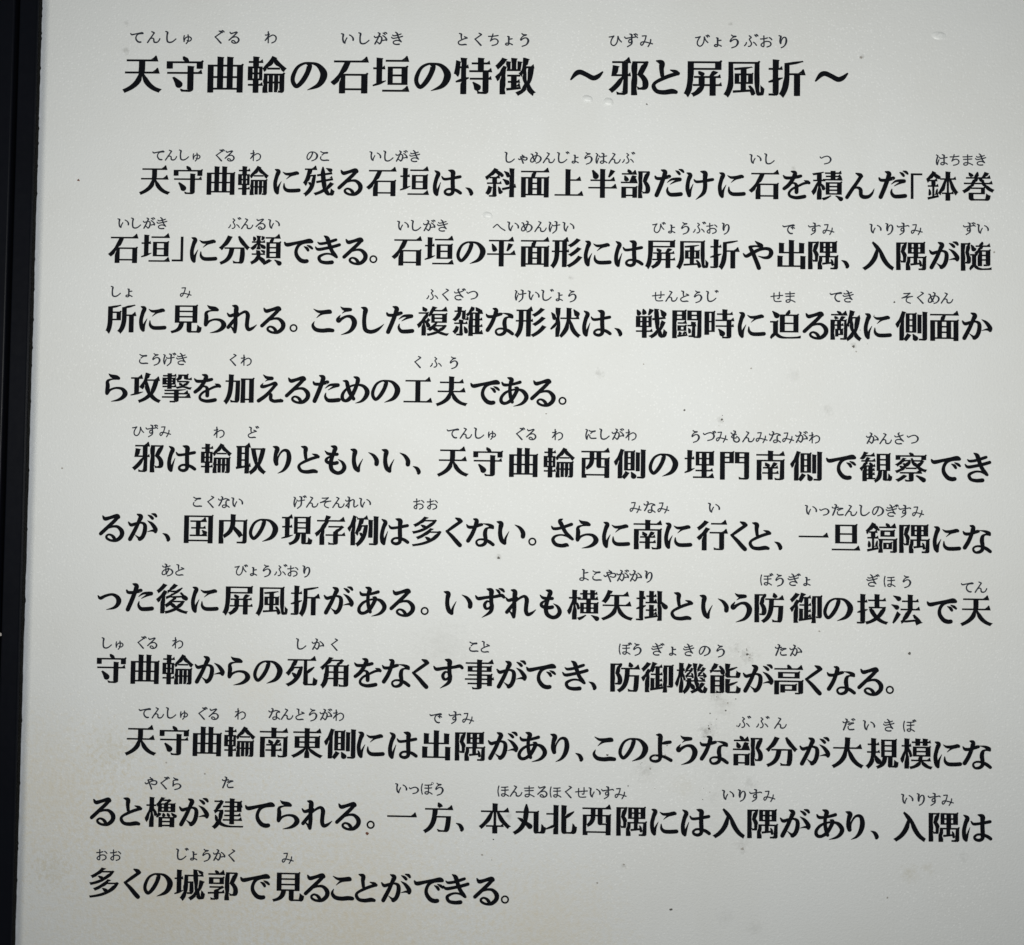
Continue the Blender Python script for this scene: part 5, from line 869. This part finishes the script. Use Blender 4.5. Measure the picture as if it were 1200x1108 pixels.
def catmull(s,m=8):
    P=[s[0]]+list(s)+[s[-1]]; o=[]
    for i in range(1,len(P)-2):
        a,b,c,d=P[i-1:i+3]
        for k in range(m):
            t=k/m
            o.append(tuple(.5*(2*b[j]+(c[j]-a[j])*t+(2*a[j]-5*b[j]+4*c[j]-d[j])*t*t+(3*b[j]-a[j]-3*c[j]+d[j])*t**3) for j in range(3)))
    o.append(tuple(s[-1])); return o
def ribbon(s,ws=1.,wmin=0.):
    Q=catmull(s); n=len(Q); L=[];R=[];D=[]
    for i in range(n):
        a=Q[max(i-1,0)];b=Q[min(i+1,n-1)]
        l=math.hypot(b[0]-a[0],b[1]-a[1]) or 1
        D.append(((b[0]-a[0])/l,(b[1]-a[1])/l))
    for i,(x,y,w) in enumerate(Q):
        r=max(w*ws,wmin)/2; dx,dy=D[i]
        L.append((x-dy*r,y+dx*r)); R.append((x+dy*r,y-dx*r))
    def cap(i,sg):
        x,y,w=Q[i]; r=max(w*ws,wmin)/2; a=math.atan2(D[i][1],D[i][0])+(0 if sg>0 else math.pi)
        return [(x+math.cos(a+t)*r,y+math.sin(a+t)*r) for t in (-1.05,-.5,0,.5,1.05)]
    return R+cap(n-1,1)+L[::-1]+cap(0,-1)



EM_TEXT, EM_HEAD, EM_RUBY, EM_RUBY_HEAD = 18.7, 23.7, 7.75, 8.6


def decode(s):
    out = []
    for spl in s.split('/'):
        pts = [[int(x) for x in q.split(',')] for q in spl.split(' ')]
        sp = [[None, tuple(p[:2]), None] for p in pts]
        n = len(pts)
        for i in range(n):
            j = (i + 1) % n
            if len(pts[i]) == 6:
                sp[i][2] = tuple(pts[i][2:4])
                sp[j][0] = tuple(pts[i][4:6])
            else:
                a, b = pts[i], pts[j]
                sp[i][2] = (a[0] + (b[0] - a[0]) / 3, a[1] + (b[1] - a[1]) / 3)
                sp[j][0] = (b[0] - (b[0] - a[0]) / 3, b[1] - (b[1] - a[1]) / 3)
        out.append(sp)
    return out


SMALL = {'ゃ': 'や', 'ゅ': 'ゆ', 'ょ': 'よ'}
VOICED = dict(zip('がぎぐげござじずぜぞだぢづでどばびぶべぼ', 'かきくけこさしすせそたちつてとはひふへほ'))
HALF = dict(zip('ぱぴぷぺぽ', 'はひふへほ'))


def ring_poly(cx, cy, r, sign):
    return [(cx + math.cos(sign * a * math.pi / 14) * r, cy + math.sin(sign * a * math.pi / 14) * r) for a in range(28)]


def outline(ch, light):
    """closed outlines of one character in a 1000-unit em, ink wound counter-clockwise"""
    if ch == '。':
        return [ring_poly(500, 128, 128, 1), ring_poly(500, 128, 74, -1)]
    if ch == '「':
        return [[(404, -20), (492, -20), (492, 790), (404, 790)], [(420, 726), (765, 726), (765, 790), (420, 790)]]
    if ch == '」':
        return [[(508, 0), (596, 0), (596, 790), (508, 790)], [(235, 0), (580, 0), (580, 64), (235, 64)]]
    ws, wm = (1.08, 92.0) if light else (1.24, 0.0)
    if ch in KANA_STROKES:
        return [ribbon(s, ws, wm) for s in KANA_STROKES[ch]]
    if ch in SMALL:
        k = 0.74
        return [ribbon([(500 + (x - 500) * k, (y + 20) * k - 20, w_) for x, y, w_ in s], ws, wm) for s in KANA_STROKES[SMALL[ch]]]
    if ch == 'つ':
        return [ribbon([(500 + (x - 500) * 1.22, 380 + (y - 260) * 1.25, w_) for x, y, w_ in s], ws, wm) for s in KANA_STROKES['っ']]
    if ch in VOICED:
        r = outline(VOICED[ch], light)
        mx = max(p[0] for q in r for p in q)
        my = max(p[1] for q in r for p in q)
        dx, dy = min(mx, 900) - 90, min(my, 800) - 70
        for s in ([(-10, 95, 60), (50, 50, 95), (90, -10, 90)], [(95, 135, 60), (165, 90, 95), (210, 30, 80)]):
            r.append(ribbon([(x + dx, y + dy, w_) for x, y, w_ in s], ws, wm))
        return r
    if ch in HALF:
        r = outline(HALF[ch], light)
        return r + [ring_poly(930, 800, 95, 1), ring_poly(930, 800, 55, -1)]
    return [[(x, y + 14) for x, y in q] for q in stylize(decode(KANJI_OUTLINES[ch]), KANJI, ch)]


CACHE = {}


def glyph(ch, light=False):
    """triangulated character: verts, tris and the middle of its ink in x"""
    key = (ch, light)
    if key in CACHE:
        return CACHE[key]
    polys = outline(ch, light)
    vs, es = [], []
    for P in polys:
        b = len(vs)
        n = len(P)
        vs += [Vector(p) for p in P]
        es += [(b + i, b + (i + 1) % n) for i in range(n)]
    v2, _, tri = delaunay_2d_cdt(vs, es, [], 0, 0.3)[:3]
    V = np.array([tuple(v) for v in v2])
    T = []
    segs = []
    for P in polys:
        A = np.array(P)
        segs.append((A, np.roll(A, -1, 0)))
    A = np.vstack([s[0] for s in segs])
    Bq = np.vstack([s[1] for s in segs])
    for t in tri:
        c = V[list(t)].mean(0) + np.array([1e-4, 1.3e-4])
        up = (A[:, 1] <= c[1]) & (Bq[:, 1] > c[1])
        dn = (A[:, 1] > c[1]) & (Bq[:, 1] <= c[1])
        cr = (Bq[:, 0] - A[:, 0]) * (c[1] - A[:, 1]) - (c[0] - A[:, 0]) * (Bq[:, 1] - A[:, 1])
        wn = int((up & (cr > 0)).sum()) - int((dn & (cr < 0)).sum())
        if wn != 0:
            a, b2, c2 = t
            ar = (V[b2][0] - V[a][0]) * (V[c2][1] - V[a][1]) - (V[b2][1] - V[a][1]) * (V[c2][0] - V[a][0])
            T.append((a, b2, c2) if ar > 0 else (a, c2, b2))
    used = sorted({i for t in T for i in t})
    xs = V[used][:, 0]
    CACHE[key] = (V, T, (xs.min() + xs.max()) / 2)
    return CACHE[key]


PRINT_N = -0.12          # the print lies this far in front of the panel


def lettering(name, items, parent):
    """items = [(char, u centre, v centre, em, light, centre on ink?)] -> one flat printed mesh"""
    vs, fs = [], []
    for ch, u, v, em, light, ink in items:
        V, T, mid = glyph(ch, light)
        b = len(vs)
        cx = mid if ink else 500.0
        for x, y in V:
            vs.append(local(u + (x - cx) * em / 1000.0, v - (y - 380.0) * em / 1000.0, PRINT_N))
        fs += [(t[0] + b, t[1] + b, t[2] + b) for t in T]
    used = sorted({i for f in fs for i in f})
    remap = {i: k for k, i in enumerate(used)}
    return link(name, [vs[i] for i in used], [tuple(remap[i] for i in f) for f in fs], M_INK_FINE if items[0][4] else M_INK, parent)


for row, (text, v, us, words) in enumerate(LINES):
    em = EM_HEAD if row == 0 else EM_TEXT
    items = [(c, u, v, em, False, True) for c, u in zip(text, us)]
    if row == 0:
        line = lettering('heading', items[:10], board)
        side_title = lettering('subtitle', items[10:], board)
    else:
        line = lettering('text_line', items, board)
    er = EM_RUBY_HEAD if row == 0 else EM_RUBY
    for (kana, rv, u0, u1) in words:
        n = len(kana)
        lettering('furigana', [(c, u0 + (u1 - u0) * (i / (n - 1) if n > 1 else 0), rv, er, True, False) for i, c in enumerate(kana)],
                  side_title if row == 0 and u0 > 230 else line)

# ---------------------------------------------------------------- dirt on the panel
def speck(u, v, r, mat, parent, n=-0.1):
    k = 11
    vs = [local(u, v, n - 0.12 * r)]
    ph = random.random() * 6.28
    for i in range(k):
        a = ph + i * 2 * math.pi / k
        rr = r * random.uniform(0.6, 1.25)
        vs.append(local(u + math.cos(a) * rr, v + math.sin(a) * rr * random.uniform(0.7, 1.1), n))
    return link('dirt_speck', vs, [(0, 1 + (i + 1) % k, 1 + i) for i in range(k)], mat, parent)


for (u, v, r, kind) in [
    (-27.2, -205.0, 0.75, 'r'),
    (150.7, 173.9, 1.1, 'r'),
    (325.7, 213.7, 0.9, 'd'),
    (461.4, 65.8, 1.0, 'd'),
    (307.9, -252.6, 0.6, 'd'),
    (432.9, -281.1, 0.8, 'p'),
    (452.4, -137.1, 0.6, 'd'),
    (428.8, -110.9, 0.8, 'd'),
    (353.0, -67.6, 0.75, 'd'),
    (224.3, 14.4, 0.85, 'd'),
    (-32.1, -34.4, 0.55, 'p'),
    (288.7, 126.7, 0.7, 'd'),
    (449.0, 204.5, 0.6, 'p'),
    (313.3, 134.0, 0.65, 'p'),
    (346.9, 110.6, 0.75, 'd'),
    (368.6, 67.8, 0.8, 'd'),
    (331.3, -72.8, 0.6, 'd'),
    (307.3, -99.4, 0.5, 'p'),
    (217.3, 184.8, 0.65, 'p'),
    (56.0, 141.5, 0.6, 'p'),
    (33.5, 135.5, 0.5, 'p'),
    (409.7, 53.9, 0.65, 'p'),
    (510.0, -166.8, 0.65, 'p'),
    (369.7, -97.6, 0.6, 'p'),
    (251.0, -69.8, 0.5, 'p'),
    (366.4, 178.6, 0.9, 'p'),
    (298.7, 188.6, 0.6, 'p'),
    (283.6, 199.5, 0.6, 'p'),
]:
    speck(u, v, r, {'r': M_RUST, 'd': M_DIRT, 'p': M_DUST}[kind], panel)
for (u, v, spread, count) in [
    (369.1, 68.2, 2.2, 7),
    (352.6, 87.1, 5, 7),
    (346.9, 112.5, 3, 7),
    (355.1, 99.7, 5, 4),
    (311.4, 136.0, 6, 7),
    (350.6, 150.8, 3, 3),
    (431.3, -114.2, 5, 4),
    (353.1, -66.6, 2, 3),
    (214.9, 183.9, 8, 3),
]:
    for k in range(count):
        speck(random.gauss(u, spread), random.gauss(v, spread * 1.3), random.uniform(0.22, 0.5), random.choice((M_DIRT, M_DUST, M_DUST)), panel)
speck(-63.2, 62.7, 1.1, M_DUST, bead, -5.6)

# ---------------------------------------------------------------- drops on the panel
def drop(u, v, a, b, h, ang, label):
    vs, fs = [], []
    NR, NS = 7, 28
    rng = random.Random(int(u * 10))
    wob = [1 + 0.06 * math.sin(2 * t * 2 * math.pi / NS + rng.random() * 0.6) for t in range(NS)]
    for r in range(1, NR + 1):
        f = r / NR
        for s in range(NS):
            t = s * 2 * math.pi / NS
            x, y = math.cos(t) * a * f * wob[s], math.sin(t) * b * f * wob[s]
            c, q = math.cos(ang), math.sin(ang)
            z = h * (1 - f ** 2.4)
            vs.append(((x * c - y * q) / 1000, -z / 1000, -(x * q + y * c) / 1000))
    vs.append((0, -h / 1000, 0))
    for r in range(NR - 1):
        for s in range(NS):
            i, j = r * NS + s, r * NS + (s + 1) % NS
            fs.append((i, i + NS, j + NS, j))
    for s in range(NS):
        fs.append((len(vs) - 1, s, (s + 1) % NS))
    o = link('water_drop', vs, fs, M_DROP, None, True)
    o.location = world(u, v, -0.02)
    tag(o, label, 'water drop', 'drops of water on the white panel')
    return o


drop(273.0, -255.5, 3.25, 2.4, 1.0, 0.1, 'milky water drop just below the heading, the wider and left one of a close pair')
drop(285.3, -253.8, 3.0, 2.75, 0.95, 0, 'round milky water drop below the heading, the right one of a close pair')
drop(215.3, -185.9, 3.0, 2.3, 0.95, 0.15, 'single milky water drop under the first body line, left of its middle')
drop(478.1, -294.5, 4.25, 2.5, 0.55, 0, 'flat pale water drop alone in the empty upper right of the white panel')
